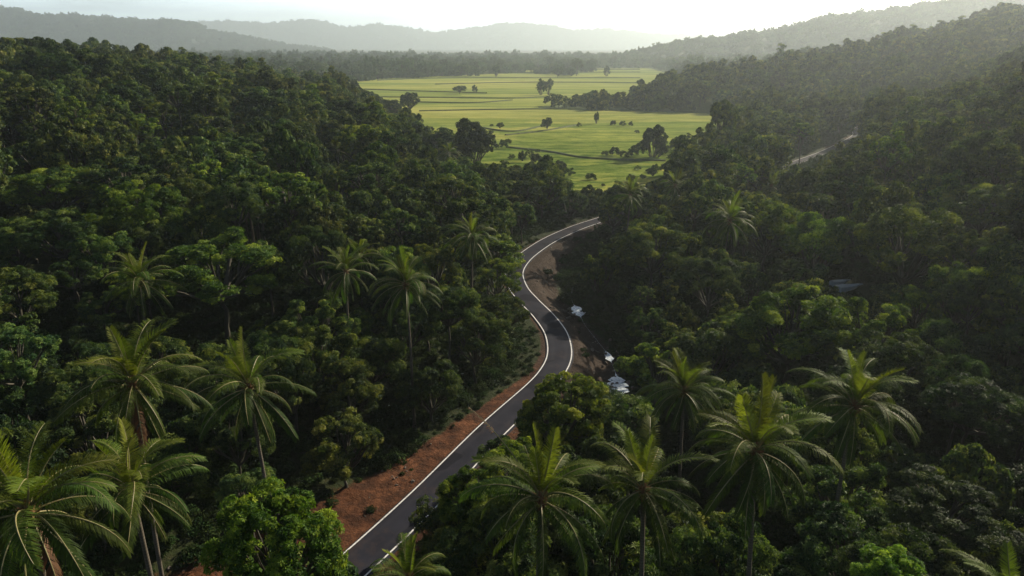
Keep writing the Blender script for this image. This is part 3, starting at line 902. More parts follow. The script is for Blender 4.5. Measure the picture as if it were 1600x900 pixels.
palms = []
def make_palm(px, py, d, label, size=1.0, lean=(0.6, 0.0), seed=0, counts=None, extra=(), group=None, tilt=0.0, azoff=0.0, tone=(1, 1, 1, 1)):
    """crown heart seen at (px,py) at depth d; the trunk goes down to the ground below it"""
    for _ in range(40):                      # come forward until the ground leaves room for a trunk
        p = at_depth(px, py, d)
        bx, by = p[0] - lean[0], p[1] - lean[1]
        g0 = hz(bx, by)
        H = p[2] - g0
        if H > 9 * min(size, 1): break
        d *= .975; size *= .975
    o = bpy.data.objects.new('coconut_palm', None); C.objects.link(o)
    o.location = (bx, by, g0)
    o['label'] = label; o['category'] = 'palm'
    o['group'] = group or 'coconut palms standing above the forest'
    link('trunk', palm_trunk(H, lean, seed), o, (lean[0], lean[1], 0))
    tx, ty, tz = lean[0], lean[1], H
    r = random.Random(seed + 11)
    link('crownshaft', HEART, o, (tx, ty, tz), scale=(size,) * 3)
    link('coconut_cluster', COCO, o, (tx, ty, tz), rot=(0, 0, r.uniform(0, 6)), scale=(size,) * 3)
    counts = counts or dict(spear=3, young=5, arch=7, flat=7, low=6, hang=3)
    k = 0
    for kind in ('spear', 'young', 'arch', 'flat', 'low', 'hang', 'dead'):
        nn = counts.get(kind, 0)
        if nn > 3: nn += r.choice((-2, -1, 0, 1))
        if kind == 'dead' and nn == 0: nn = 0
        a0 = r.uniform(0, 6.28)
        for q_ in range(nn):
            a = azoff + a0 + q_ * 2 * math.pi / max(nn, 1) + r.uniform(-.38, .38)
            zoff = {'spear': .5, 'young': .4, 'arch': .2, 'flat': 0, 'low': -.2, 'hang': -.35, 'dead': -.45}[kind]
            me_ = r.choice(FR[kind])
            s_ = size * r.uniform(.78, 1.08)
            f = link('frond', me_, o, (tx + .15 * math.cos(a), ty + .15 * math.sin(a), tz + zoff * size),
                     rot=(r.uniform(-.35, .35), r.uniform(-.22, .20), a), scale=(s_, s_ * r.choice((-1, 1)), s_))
            f.color = tone
            if kind == 'dead': f['label'] = 'dry orange brown frond hanging down'
            k += 1
    for kind, az, sc_ in extra:
        f = link('frond', FR[kind][0], o, (tx, ty, tz), rot=(0, 0, az), scale=(sc_,) * 3)
        f['label'] = {'bare': 'long bare frond sticking out', 'dead': 'dry orange brown frond hanging down'}.get(kind, 'frond')
    palms.append((o, p, 7.0 * size, px, py, d))
    return o

FG = 'tall coconut palms in the foreground'
MG = 'coconut palms rising among the trees'
PALMS = [
    # px, py, d, label, kwargs
    (45, 800, 43, 'large coconut palm cut by the bottom left corner of the view', dict(size=1.0, seed=1, lean=(.4, .5), group=FG, extra=(('dead', 5.6, 1.0),))),
    (205, 765, 52, 'coconut palm with orange-tinged tips beside the large corner palm', dict(size=.86, seed=2, lean=(-.6, .3), group=FG)),
    (208, 600, 62, 'coconut palm with one dry orange frond hanging below its crown', dict(size=1.02, seed=3, lean=(.8, .5), group=FG, extra=(('dead', 5.25, 1.1), ('dead', 4.9, .9)))),
    (388, 605, 76, 'coconut palm with full trunk visible behind the bright roadside bush', dict(size=1.08, seed=4, lean=(-.8, .3), group=FG, counts=dict(spear=3, young=5, arch=6, flat=5, low=6, hang=5))),
    (218, 440, 112, 'shaded coconut palm directly behind the one with the orange frond', dict(size=1.02, seed=5, lean=(.5, .3), group=MG)),
    (540, 425, 118, 'smaller of two neighbouring palms on the slope left of the road', dict(size=.92, seed=6, lean=(.4, .2), group=MG)),
    (563, 400, 132, 'half hidden palm between and behind the two slope palms', dict(size=.72, seed=16, lean=(.4, .2), group=MG)),
    (634, 445, 108, 'wide drooping palm with a long bare trunk left of the road', dict(size=.98, seed=7, lean=(-.4, .2), group=MG, counts=dict(spear=3, young=5, arch=7, flat=6, low=7, hang=4))),
    (738, 370, 140, 'palm with a hanging pale frond near the road bend', dict(size=.95, seed=8, lean=(.4, .2), group=MG)),
    (1068, 612, 84, 'palm nearest the stream pool behind the other right side palms', dict(size=.92, seed=9, lean=(-.5, .3), group=FG)),
    (1180, 705, 53, 'coconut palm with a thin leaning trunk and wide dark lower fronds', dict(size=.97, seed=10, lean=(-1.2, -.3), group=FG, counts=dict(spear=3, young=4, arch=5, flat=7, low=8, hang=3))),
    (1335, 635, 62, 'outermost tall palm on the dark right slope', dict(size=.98, seed=11, lean=(.2, .3), group=FG)),
    (1005, 765, 54, 'palm between the long bare stick palm and the leaning palm', dict(size=.92, seed=12, lean=(-.7, .2), group=FG)),
    (845, 780, 52, 'palm with one long bare frond reaching over the road', dict(size=.93, seed=13, lean=(.3, .2), group=FG, extra=(('bare', 2.75, 1.0),), counts=dict(spear=3, young=5, arch=6, flat=6, low=7, hang=3))),
    (638, 905, 56, 'small young palm beside the road at the bottom edge', dict(size=.66, seed=14, lean=(.1, .1), group=FG, counts=dict(spear=3, young=5, arch=6, flat=5, low=3))),
    (1582, 960, 40, 'palm frond tips poking in at the bottom right corner', dict(size=.7, seed=15, lean=(.1, .1), group=FG, counts=dict(spear=3, young=4, arch=5, flat=5))),
    (702, 240, 330, 'small pale trunked palm at the near edge of the field', dict(size=1.1, seed=17, lean=(.3, .2), group=MG)),
    (985, 305, 215, 'dark palm beside the trees at the field corner', dict(size=1.0, seed=18, lean=(.4, .2), group=MG)),
    (1055, 290, 225, 'palm rising from the wood below the upper stretch of road', dict(size=1.0, seed=19, lean=(.4, .2), group=MG)),
    (1140, 345, 165, 'tall palm in the wood right of the far road bend', dict(size=1.15, seed=20, lean=(.5, .2), group=MG)),
    (528, 235, 290, 'palm in the left forest close to the dark field trees', dict(size=1.05, seed=21, lean=(.4, .2), group=MG)),
    (382, 196, 330, 'palm with upright sunlit fronds high on the left slope', dict(size=1.15, seed=22, lean=(.4, .2), group=MG)),
    (215, 212, 300, 'palm with spiky fronds on the upper left slope', dict(size=1.1, seed=23, lean=(.4, .2), group=MG)),
    (1205, 290, 250, 'palm in the wood just below the upper road', dict(size=.9, seed=24, lean=(.4, .2), group=MG)),
]
for (px, py, d, lab, kw) in PALMS: make_palm(px, py, d, lab, **kw)

# --- trees that stand out: crown centre pixel, crown radius in photo pixels, depth, proto set, shape, tone
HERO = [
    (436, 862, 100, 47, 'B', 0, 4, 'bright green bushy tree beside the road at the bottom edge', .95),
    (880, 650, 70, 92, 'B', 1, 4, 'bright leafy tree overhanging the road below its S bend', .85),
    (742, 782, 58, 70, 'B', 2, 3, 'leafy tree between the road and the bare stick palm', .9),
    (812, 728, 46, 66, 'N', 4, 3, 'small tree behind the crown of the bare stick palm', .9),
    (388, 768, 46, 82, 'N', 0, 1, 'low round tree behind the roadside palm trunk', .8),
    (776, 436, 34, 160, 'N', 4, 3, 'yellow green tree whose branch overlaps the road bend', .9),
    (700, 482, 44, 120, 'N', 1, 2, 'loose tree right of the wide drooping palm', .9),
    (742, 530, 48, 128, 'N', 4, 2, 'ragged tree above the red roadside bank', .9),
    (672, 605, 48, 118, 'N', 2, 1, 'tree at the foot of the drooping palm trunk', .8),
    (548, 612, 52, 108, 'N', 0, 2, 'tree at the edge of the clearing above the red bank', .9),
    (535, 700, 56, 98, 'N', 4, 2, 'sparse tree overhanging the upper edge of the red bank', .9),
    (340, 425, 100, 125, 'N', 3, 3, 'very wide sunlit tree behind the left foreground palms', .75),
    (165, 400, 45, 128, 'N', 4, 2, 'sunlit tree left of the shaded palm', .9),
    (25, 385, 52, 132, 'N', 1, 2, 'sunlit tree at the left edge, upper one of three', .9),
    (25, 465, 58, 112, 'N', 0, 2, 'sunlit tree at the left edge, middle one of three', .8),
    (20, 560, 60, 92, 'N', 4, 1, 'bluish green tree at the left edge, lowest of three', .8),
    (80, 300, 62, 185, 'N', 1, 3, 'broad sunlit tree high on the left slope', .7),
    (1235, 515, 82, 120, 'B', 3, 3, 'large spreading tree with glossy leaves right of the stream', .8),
    (1420, 385, 75, 160, 'N', 0, 3, 'domed tree with a sunlit rim on the dark right slope', .9),  # right-slope crowns: brighter leaf tone puts the sunlit tops into their colour
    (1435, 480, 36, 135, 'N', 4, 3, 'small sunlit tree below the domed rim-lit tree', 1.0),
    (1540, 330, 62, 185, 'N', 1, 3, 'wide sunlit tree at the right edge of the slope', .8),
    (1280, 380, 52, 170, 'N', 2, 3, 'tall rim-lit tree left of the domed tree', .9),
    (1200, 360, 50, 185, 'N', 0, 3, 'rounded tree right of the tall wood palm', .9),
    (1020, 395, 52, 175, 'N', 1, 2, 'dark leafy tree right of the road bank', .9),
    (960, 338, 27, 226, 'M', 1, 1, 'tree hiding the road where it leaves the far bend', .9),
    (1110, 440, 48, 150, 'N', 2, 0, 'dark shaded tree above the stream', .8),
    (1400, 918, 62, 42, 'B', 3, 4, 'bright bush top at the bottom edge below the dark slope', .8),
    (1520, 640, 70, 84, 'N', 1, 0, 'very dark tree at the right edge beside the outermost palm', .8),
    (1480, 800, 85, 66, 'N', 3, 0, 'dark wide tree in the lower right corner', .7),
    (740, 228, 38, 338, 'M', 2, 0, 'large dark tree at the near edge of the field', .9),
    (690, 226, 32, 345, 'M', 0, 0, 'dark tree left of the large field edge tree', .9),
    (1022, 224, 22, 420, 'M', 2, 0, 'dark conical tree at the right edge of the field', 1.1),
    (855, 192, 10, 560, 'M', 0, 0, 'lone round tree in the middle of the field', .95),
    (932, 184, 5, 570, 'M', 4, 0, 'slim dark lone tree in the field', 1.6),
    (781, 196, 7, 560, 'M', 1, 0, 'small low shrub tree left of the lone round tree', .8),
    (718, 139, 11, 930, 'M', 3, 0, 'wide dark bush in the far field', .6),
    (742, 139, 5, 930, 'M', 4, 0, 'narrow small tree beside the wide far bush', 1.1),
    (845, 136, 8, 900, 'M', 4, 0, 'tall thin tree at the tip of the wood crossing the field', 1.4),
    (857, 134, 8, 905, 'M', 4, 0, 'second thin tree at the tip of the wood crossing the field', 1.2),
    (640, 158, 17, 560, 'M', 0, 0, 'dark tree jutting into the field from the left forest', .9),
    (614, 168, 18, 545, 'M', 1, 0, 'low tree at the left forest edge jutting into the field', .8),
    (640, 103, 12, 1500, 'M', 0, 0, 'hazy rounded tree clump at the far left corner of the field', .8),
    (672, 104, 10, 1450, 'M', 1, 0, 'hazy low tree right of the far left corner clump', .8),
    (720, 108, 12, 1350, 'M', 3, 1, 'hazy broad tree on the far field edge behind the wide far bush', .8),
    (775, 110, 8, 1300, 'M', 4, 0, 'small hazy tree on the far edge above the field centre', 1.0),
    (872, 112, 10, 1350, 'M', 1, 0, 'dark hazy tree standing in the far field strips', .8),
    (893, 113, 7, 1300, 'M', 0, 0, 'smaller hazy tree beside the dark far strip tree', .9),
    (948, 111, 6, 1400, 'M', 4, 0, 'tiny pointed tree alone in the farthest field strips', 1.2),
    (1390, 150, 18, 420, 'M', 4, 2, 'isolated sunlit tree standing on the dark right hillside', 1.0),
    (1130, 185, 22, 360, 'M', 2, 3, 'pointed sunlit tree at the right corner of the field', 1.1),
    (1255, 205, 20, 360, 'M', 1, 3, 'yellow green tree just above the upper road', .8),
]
hero_rec = []
GROUNDED = {'hazy rounded tree clump at the far left corner of the field': .9, 'hazy low tree right of the far left corner clump': .9, 'hazy broad tree on the far field edge behind the wide far bush': .9, 'small hazy tree on the far edge above the field centre': 1.2,
            'dark hazy tree standing in the far field strips': .9, 'smaller hazy tree beside the dark far strip tree': .9, 'tiny pointed tree alone in the farthest field strips': 1.4,
            'wide dark bush in the far field': .75, 'narrow small tree beside the wide far bush': 1.3, 'dark conical tree at the right edge of the field': 1.0, 'lone round tree in the middle of the field': 1.3,
            'large dark tree at the near edge of the field': 1.0, 'dark tree left of the large field edge tree': 1.0, 'tall thin tree at the tip of the wood crossing the field': 1.6, 'dark tree jutting into the field from the left forest': 1.2,
            'low tree at the left forest edge jutting into the field': 1.1}
for n_, (px, py, rp, d, kind, sh, tn, lab, sq) in enumerate(HERO):
    for _ in range(40):
        p = at_depth(px, py, d); R = rp / FPX * d
        if p[2] - hz(p[0], p[1]) > R * .9 + (1.5 if R > 4 else 0): break
        d *= .98
    if lab in GROUNDED:
        for _ in range(120):
            p = at_depth(px, py, d); R = rp / FPX * d
            if p[2] - hz(p[0], p[1]) < R * GROUNDED[lab]: break
            d *= 1.004
    proto, limbs = DENSE if kind == 'B' else (NEAR if kind == 'N' else MID)[sh]
    if kind == 'B': sh = 0
    flats = [.95, .85, 1.1, .80, 1.0] if kind in 'NB' else [.95, .85, 1.15, .80, 1.3, .95]
    top = p[2] + R * flats[sh] * sq * .92
    random.seed(n_ + 50)
    make_tree(p[0], p[1], top, R, proto, limbs, flats[sh], POLES[n_ % 4], TONES[tn][1], lab, 'single trees that stand out', sq=sq)
    hero_rec.append((p[0], p[1], R, px, py, d, lab))

# ------------------------------------------------------------------ filling the forest
# open ground the photograph looks onto: no crown may stand between it and the camera
CLEAR = [
    [(265, 905), (400, 835), (470, 785), (560, 745), (700, 665), (785, 610), (845, 588), (930, 600), (880, 625), (760, 700), (690, 780), (620, 850), (560, 905)],
    [(800, 455), (815, 420), (805, 395), (860, 360), (925, 338), (945, 352), (915, 385), (880, 430), (925, 470), (960, 520), (985, 575), (960, 600), (860, 595), (855, 540), (835, 500)],
    [(560, 140), (600, 124), (1000, 108), (1010, 125), (980, 148), (840, 148), (790, 170), (1095, 178), (1085, 212), (1045, 245), (1035, 262), (1000, 285), (945, 300), (905, 292), (880, 262), (780, 262), (765, 210), (655, 195), (650, 165), (590, 160)],
    [(1206, 268), (1222, 256), (1262, 241), (1300, 223), (1318, 208), (1338, 209), (1332, 224), (1285, 251), (1225, 273)],
    [(1308, 446), (1342, 446), (1342, 459), (1308, 459)],
]
W4, H4 = 400, 225
gxp, gyp = np.meshgrid((np.arange(W4) + .5) * 4, (np.arange(H4) + .5) * 4)
clear_mask = np.zeros((H4, W4), bool)
for c in CLEAR: clear_mask |= in_poly(gxp, gyp, c)

def covers_clear(u, v, rx, ry, k=0.80):
    x0, x1 = int((u - rx * k) / 4), int((u + rx * k) / 4) + 1; y0, y1 = int((v - ry * k) / 4), int((v + ry * k) / 4) + 1
    if x1 <= 0 or y1 <= 0 or x0 >= W4 or y0 >= H4: return False
    x0, y0 = max(x0, 0), max(y0, 0)
    sub = clear_mask[y0:y1, x0:x1]
    if not sub.any(): return False
    X, Y = gxp[y0:y1, x0:x1], gyp[y0:y1, x0:x1]
    return bool((sub & (((X - u) / (rx * k)) ** 2 + ((Y - v) / (ry * k)) ** 2 < 1)).any())

def jitter_grid(x0, x1, y0, y1, step, r):
    xs = np.arange(x0, x1, step); ys = np.arange(y0, y1, step * .87)
    A, B = np.meshgrid(xs, ys); A = A + (np.arange(len(ys)) % 2)[:, None] * step * .5
    A = A + r.uniform(-.32, .32, A.shape) * step; B = B + r.uniform(-.32, .32, B.shape) * step
    return np.c_[A.ravel(), B.ravel()]

r = np.random.default_rng(21)
bands = [(18, 130, 9.6), (130, 260, 11.2), (260, 430, 14.2), (430, 680, 17.5), (680, 1080, 22)]
cand = []
for y0, y1, stp in bands:
    w = y1 * 1.0 + 90
    g_ = jitter_grid(-w, w, y0, y1, stp, r)
    g_ = g_[(np.abs(g_[:, 0]) < g_[:, 1] * .80 + 25) | ((g_[:, 0] > 0) & (g_[:, 1] < 300) & (g_[:, 0] < g_[:, 1] * 1.0 + 90))]  # second term adds unseen trees on the right to cast shade
    cand.append(np.c_[g_, np.full(len(g_), stp)])
cand = np.vstack(cand)
# keep off field, road, stream
ok = ~in_poly(cand[:, 0], cand[:, 1], FIELD)
drd = np.full(len(cand), 99.); dst = np.full(len(cand), 99.)
k = cand[:, 1] < 640
drd[k] = poly_dist(cand[k, :2], road_c)[0]; dst[k] = poly_dist(cand[k, :2], stream_c[:, :2])[0]
sdd = np.zeros(len(cand)); sdd[k] = poly_dist(cand[k, :2], road_c)[1]
bandL = np.interp(cand[:, 1], [40, 60, 75, 95, 108, 118, 130, 150], [15, 16, 14, 8.5, 6, 5, 4.2, 3.5]) + 2.5
bandR = np.interp(cand[:, 1], [40, 85, 100, 118, 135, 170, 200, 230, 260], [9, 6, 5, 10, 13, 13, 11, 8, 4]) + 2
ok &= (drd > np.maximum(5.2, np.where(sdd < 0, bandL, bandR))) & (dst > 3.0)
cand = cand[ok]
cz0 = height(cand[:, 0], cand[:, 1])
cz_s = cz0
trees = []
blockers = [(h[0], h[1], h[2]) for h in hero_rec] + [(p[1][0], p[1][1], 3.2) for p in palms]
B_ = np.array(blockers)
for n_, (x, y, stp) in enumerate(cand):
    R = stp * r.choice([.42, .54, .64, .74]) * r.uniform(.92, 1.08)
    Ht = r.uniform(7, 16) + R * .9 if y > 120 else r.uniform(8, 15)
    if r.random() < .10 and y > 120: Ht += r.uniform(3, 7); R *= .85
    if y > 600: Ht = r.uniform(12, 20)
    dd = np.hypot(B_[:, 0] - x, B_[:, 1] - y)
    if (dd < B_[:, 2] * .75 + R * .35).any(): continue
    for attempt in range(3):
        u, v, d = project((x, y, cz0[n_] + Ht - R * .7))
        rx = R * FPX / d; ry = rx * .85
        bad = covers_clear(u, v, rx, ry, .80 if d < 300 else .7)
        if not bad:
            for q_ in (0.0, .25, .5, .75):
                uu, vv_, _ = project((x, y, cz0[n_] + (Ht - R) * q_))
                a_, b_ = int(uu / 4), int(vv_ / 4)
                if 0 <= a_ < W4 and 0 <= b_ < H4 and clear_mask[b_, a_]: bad = True
        # do not hide the palms and standout trees
        if not bad:
            for (o, p, pr, pu, pv, pd) in palms:
                if pd > d + 2 and (abs(u - pu) < rx * .8 + pr * FPX / pd * .55) and (abs(v - pv) < ry * .8 + pr * FPX / pd * .45): bad = True; break
        if not bad:
            for hrec in hero_rec:
                hr = hrec[2] * FPX / hrec[5]
                if hrec[5] > d + 2 and ((u - hrec[3]) / (rx * .8 + hr * .7)) ** 2 + ((v - hrec[4]) / (ry * .8 + hr * .55)) ** 2 < 1: bad = True; break
        if not bad: break
        Ht *= .62; R *= .78
        if Ht < 3.2: break
    if bad: continue
    trees.append((x, y, cz0[n_], Ht, R, u, v, d, rx, ry))
trees = np.array(trees)

# which of them show largest: paint discs far to near
idb = np.full((H4, W4), -1, int)
order = np.argsort(-trees[:, 7])
occ = [(t[7], t[5], t[6], t[8], t[9], n_) for n_, t in enumerate(trees)] + [(h[5], h[3], h[4], h[2] * FPX / h[5], h[2] * FPX / h[5] * .8, -2) for h in hero_rec]
occ.sort(key=lambda q_: -q_[0])
for d, u, v, rx, ry, n_ in occ:
    x0, x1 = max(int((u - rx) / 4), 0), min(int((u + rx) / 4) + 1, W4); y0, y1 = max(int((v - ry) / 4), 0), min(int((v + ry) / 4) + 1, H4)
    if x1 <= x0 or y1 <= y0: continue
    X, Y = gxp[y0:y1, x0:x1], gyp[y0:y1, x0:x1]
    m = ((X - u) / rx) ** 2 + ((Y - v) / ry) ** 2 < 1
    idb[y0:y1, x0:x1][m] = n_
cnt = np.bincount(idb[idb >= 0].ravel(), minlength=len(trees))
N_IND = 300 - len(HERO) - 2
chosen = [int(q_) for q_ in np.argsort(-cnt)[:N_IND] if cnt[q_] > 0]
chosen_set = set(chosen)

# --- labels: each tree is told by its look and by the nearest landmark
LM = [(45, 800, 'the large corner palm'), (205, 765, 'the palm beside the corner palm'), (208, 600, 'the palm with the orange frond'), (388, 605, 'the palm with the long visible trunk'),
      (218, 440, 'the shaded palm'), (540, 425, 'the smaller of the paired palms'), (634, 445, 'the wide drooping palm'), (738, 370, 'the palm near the road bend'), (1068, 612, 'the palm by the stream pool'),
      (1180, 705, 'the leaning palm'), (1335, 635, 'the outermost slope palm'), (1005, 765, 'the palm next to the bare stick palm'), (845, 780, 'the bare stick palm'), (638, 890, 'the young roadside palm'),
      (702, 240, 'the pale trunked field palm'), (985, 305, 'the dark field corner palm'), (1055, 290, 'the palm below the upper road'), (1140, 345, 'the tall wood palm'), (528, 235, 'the palm by the dark field trees'),
      (382, 196, 'the palm with upright sunlit fronds'), (215, 212, 'the spiky upper slope palm'), (440, 858, 'the bright roadside bush'), (880, 648, 'the tree overhanging the S bend'), (600, 790, 'the red earth bank'),
      (340, 425, 'the very wide sunlit tree'), (25, 465, 'the sunlit trees at the left edge'), (80, 300, 'the broad sunlit slope tree'), (1235, 510, 'the glossy spreading tree'), (1420, 385, 'the domed rim-lit tree'),
      (1540, 330, 'the wide tree at the right edge'), (930, 350, 'the far bend of the road'), (903, 462, 'the upper stream pool'), (963, 572, 'the lower stream pool'), (1325, 452, 'the water glint on the slope'),
      (1270, 238, 'the upper stretch of road'), (740, 228, 'the large dark field edge tree'), (1022, 224, 'the conical field edge tree'), (1130, 185, 'the pointed field corner tree'), (1390, 150, 'the isolated hillside tree'),
      (627, 165, 'the trees jutting into the field'), (1400, 905, 'the bright bush at the bottom edge'), (1480, 800, 'the dark tree in the lower right corner'), (1520, 640, 'the very dark right edge tree'),
      (857, 420, 'the narrow middle of the road'), (1255, 205, 'the yellow green tree above the upper road'), (60, 90, 'the crest of the left forest'), (400, 105, 'the far tip of the left ridge'), (165, 400, 'the sunlit tree by the shaded palm'),
      (1280, 380, 'the tall rim-lit tree'), (1020, 395, 'the leafy tree right of the road bank'), (555, 612, 'the tree edging the clearing'), (900, 285, 'the near end of the field'), (1500, 130, 'the shadowed right hillside')]
LA = np.array([(a, b) for a, b, _ in LM], float)
DIRS = ['right of', 'behind-right of', 'behind', 'behind-left of', 'left of', 'front-left of', 'before', 'front-right of']
ORD = ['', 'second ', 'third ', 'fourth ', 'fifth ', 'sixth ', 'seventh ', 'eighth ', 'ninth ', 'tenth ']
info = {}
for n_ in chosen:
    x, y, z0, Ht, R, u, v, d, rx, ry = trees[n_]
    ln = int(np.argmin(np.hypot(LA[:, 0] - u, (LA[:, 1] - v) * 1.2)))
    dist = float(np.hypot(LA[ln, 0] - u, LA[ln, 1] - v))
    sec = int(round(math.atan2(LA[ln, 1] - v, u - LA[ln, 0]) / (math.pi / 4))) % 8
    tone = int(r.choice([0, 0, 1, 1, 2])) if d < 115 else int(r.choice([0, 1, 1, 2, 2, 3]))  # nearer trees lean to darker tones, painting foreground shade into the leaves
    sh = int(r.integers(0, 5)) if d < 150 else int(r.integers(0, 6))
    info[n_] = (ln, sec, dist, tone, sh)
groups = {}
for n_, (ln, sec, dist, tone, sh) in info.items():
    shn = (SHAPE_N if trees[n_][7] < 150 else SHAPE_M)[sh]
    groups.setdefault((ln, sec, tone, shn), []).append((dist, n_))
labels = {}
for (ln, sec, tone, shn), L_ in groups.items():
    L_.sort()
    for q_, (_, n_) in enumerate(L_):
        if len(L_) == 1: labels[n_] = f'{TONES[tone][0]} {shn} tree {DIRS[sec]} {LM[ln][2]}'
        else: labels[n_] = f'{TONES[tone][0]} {shn} tree, {ORD[q_]}nearest {DIRS[sec]} {LM[ln][2]}'

NF = [.95, .85, 1.1, .80, 1.0]; MF = [.95, .85, 1.15, .80, 1.3, .95]
for n_ in chosen:
    x, y, z0, Ht, R, u, v, d, rx, ry = trees[n_]
    ln, sec, dist, tone, sh = info[n_]
    random.seed(n_)
    if d < 150: (pm, lm_), fl = NEAR[sh], NF[sh]
    else: (pm, lm_), fl = MID[sh], MF[sh]
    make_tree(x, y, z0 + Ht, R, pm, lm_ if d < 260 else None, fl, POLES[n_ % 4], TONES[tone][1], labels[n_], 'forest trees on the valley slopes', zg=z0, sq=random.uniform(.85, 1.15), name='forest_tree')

# --- geometry-node scatter for what nobody could count
src = bpy.data.collections.new('scatter_sources')          # never linked into the scene
def source(name, me_):
    o = bpy.data.objects.new(name, me_); return o
def make_source_collection(name, meshes):
    col_ = bpy.data.collections.new(name)
    for k, me_ in enumerate(meshes):
        o = bpy.data.objects.new(f'{name}_{chr(97 + k)}', me_); col_.objects.link(o)
    return col_
def scatter(name, pts, scales, rots, idx, col_, label):
    me_ = bpy.data.meshes.new(name)
    pts = np.asarray(pts, np.float32)
    me_.vertices.add(len(pts)); me_.vertices.foreach_set('co', pts.ravel())
    a = me_.attributes.new('scl', 'FLOAT_VECTOR', 'POINT'); a.data.foreach_set('vector', np.asarray(scales, np.float32).ravel())
    a = me_.attributes.new('rot', 'FLOAT', 'POINT'); a.data.foreach_set('value', np.asarray(rots, np.float32))
    a = me_.attributes.new('pick', 'INT', 'POINT'); a.data.foreach_set('value', np.asarray(idx, np.int32))
    o = link(name, me_)
    ng = bpy.data.node_groups.new(name + '_scatter', 'GeometryNodeTree')
    ng.interface.new_socket('Geometry', in_out='INPUT', socket_type='NodeSocketGeometry')
    ng.interface.new_socket('Geometry', in_out='OUTPUT', socket_type='NodeSocketGeometry')
    gi = ng.nodes.new('NodeGroupInput'); go = ng.nodes.new('NodeGroupOutput')
    ip = ng.nodes.new('GeometryNodeInstanceOnPoints')
    ci = ng.nodes.new('GeometryNodeCollectionInfo'); ci.inputs['Collection'].default_value = col_
    ci.inputs['Separate Children'].default_value = True; ci.inputs['Reset Children'].default_value = True
    def attr(nm, t):
        n_ = ng.nodes.new('GeometryNodeInputNamedAttribute'); n_.data_type = t; n_.inputs[0].default_value = nm; return n_.outputs[0]
    cx = ng.nodes.new('ShaderNodeCombineXYZ')
    L_ = ng.links.new
    L_(attr('rot', 'FLOAT'), cx.inputs['Z'])
    L_(gi.outputs[0], ip.inputs['Points']); L_(ci.outputs[0], ip.inputs['Instance'])
    ip.inputs['Pick Instance'].default_value = True
    L_(attr('pick', 'INT'), ip.inputs['Instance Index'])
    L_(cx.outputs[0], ip.inputs['Rotation']); L_(attr('scl', 'FLOAT_VECTOR'), ip.inputs['Scale'])
    L_(ip.outputs[0], go.inputs[0])
    md = o.modifiers.new('scatter', 'NODES'); md.node_group = ng
    o['kind'] = 'stuff'; o['label'] = label
    return o

def whole_tree(k, crown, flat, drop):
    """crown plus a short trunk, in crown units"""
    V0 = np.empty(len(crown.vertices) * 3, np.float32); crown.vertices.foreach_get('co', V0)
    nl = len(crown.loops); L0 = np.empty(nl, np.int32); crown.loops.foreach_get('vertex_index', L0)
    t0 = np.empty(len(crown.vertices), np.float32); crown.attributes['tint'].data.foreach_get('value', t0)
    g = Geo(); g.add(V0.reshape(-1, 3), L0.reshape(-1, 4), 0.5, 0); g.t[-1] = t0
    V, F = tube([(0, 0, -drop), (.03, .02, -flat), (0, 0, -.1)], [.07, .05, .03], 6); g.add(V, F, .5, 1)
    return g.mesh(f'forest_tree_{k}', [crown.materials[0], M['bark']])
midcol = make_source_collection('mid_trees', [whole_tree(k, MID[k][0], MF[k], 2.6) for k in range(6)])
farcol = make_source_collection('far_trees', [whole_tree(10 + k, FARP[k], [.85, .7, 1.1, .65][k], 1.9) for k in range(4)])

rest = [n_ for n_ in range(len(trees)) if n_ not in chosen_set]
for nm, lo, hi, col_, nk, lab in (('forest', 0, 700, midcol, 6, 'dense dark green forest canopy filling the slopes behind the nearer trees'),
                             ('forest', 700, 5000, midcol, 6, 'hazy forest canopy covering the hills around the field')):
    S = [n_ for n_ in rest if lo <= trees[n_][7] < hi]
    t = trees[S]
    fl = 0.8
    cz_ = t[:, 2] + t[:, 3] - t[:, 4] * fl * .9
    sc3 = np.c_[t[:, 4], t[:, 4], t[:, 4] * r.uniform(.85, 1.2, len(t))]
    scatter(nm, np.c_[t[:, 0], t[:, 1], cz_], sc3, r.uniform(0, 6.28, len(t)), r.integers(0, nk, len(t)), col_, lab)

# woods beyond the field and on the plain
pts = []
for y0, y1, stp in ((1080, 1700, 20), (1700, 3300, 27)):
    w = y1 * .8
    g_ = jitter_grid(-w, w, y0, y1, stp, r); g_ = g_[np.abs(g_[:, 0]) < g_[:, 1] * .78 + 20]
    g_ = g_[~in_poly(g_[:, 0], g_[:, 1], FIELD)]
    pts.append(g_)
g_ = np.vstack(pts)
# hedgerow woods that divide the far field
rows = [[(550, 128), (610, 122), (660, 121), (700, 118), (740, 119)], [(690, 112), (760, 112), (850, 115), (905, 118)], [(860, 110), (910, 112), (930, 113)], [(930, 103), (1000, 103)]]
extra = []
for row in rows:
    P = catmull(np.array([on_plane(*p)[:2] for p in row]), 14)
    seg = np.r_[0, np.cumsum(np.hypot(*np.diff(P, axis=0).T))]
    for q_ in np.arange(0, seg[-1], 11):
        for _ in range(2):
            extra.append((np.interp(q_, seg, P[:, 0]) + r.normal(0, 4), np.interp(q_, seg, P[:, 1]) + r.normal(0, 14)))
g_ = np.vstack([g_, extra])
hz_ = height(g_[:, 0], g_[:, 1])
R_ = r.uniform(8, 15, len(g_)); H_ = r.uniform(11, 24, len(g_)) + 12 * (r.random(len(g_)) < .12)
scatter('woods', np.c_[g_, hz_ + H_ - R_ * .7], np.c_[R_, R_, R_ * r.uniform(.8, 1.2, len(g_))], r.uniform(0, 6.28, len(g_)), r.integers(0, 4, len(g_)), farcol, 'far band of hazy woodland beyond the field')

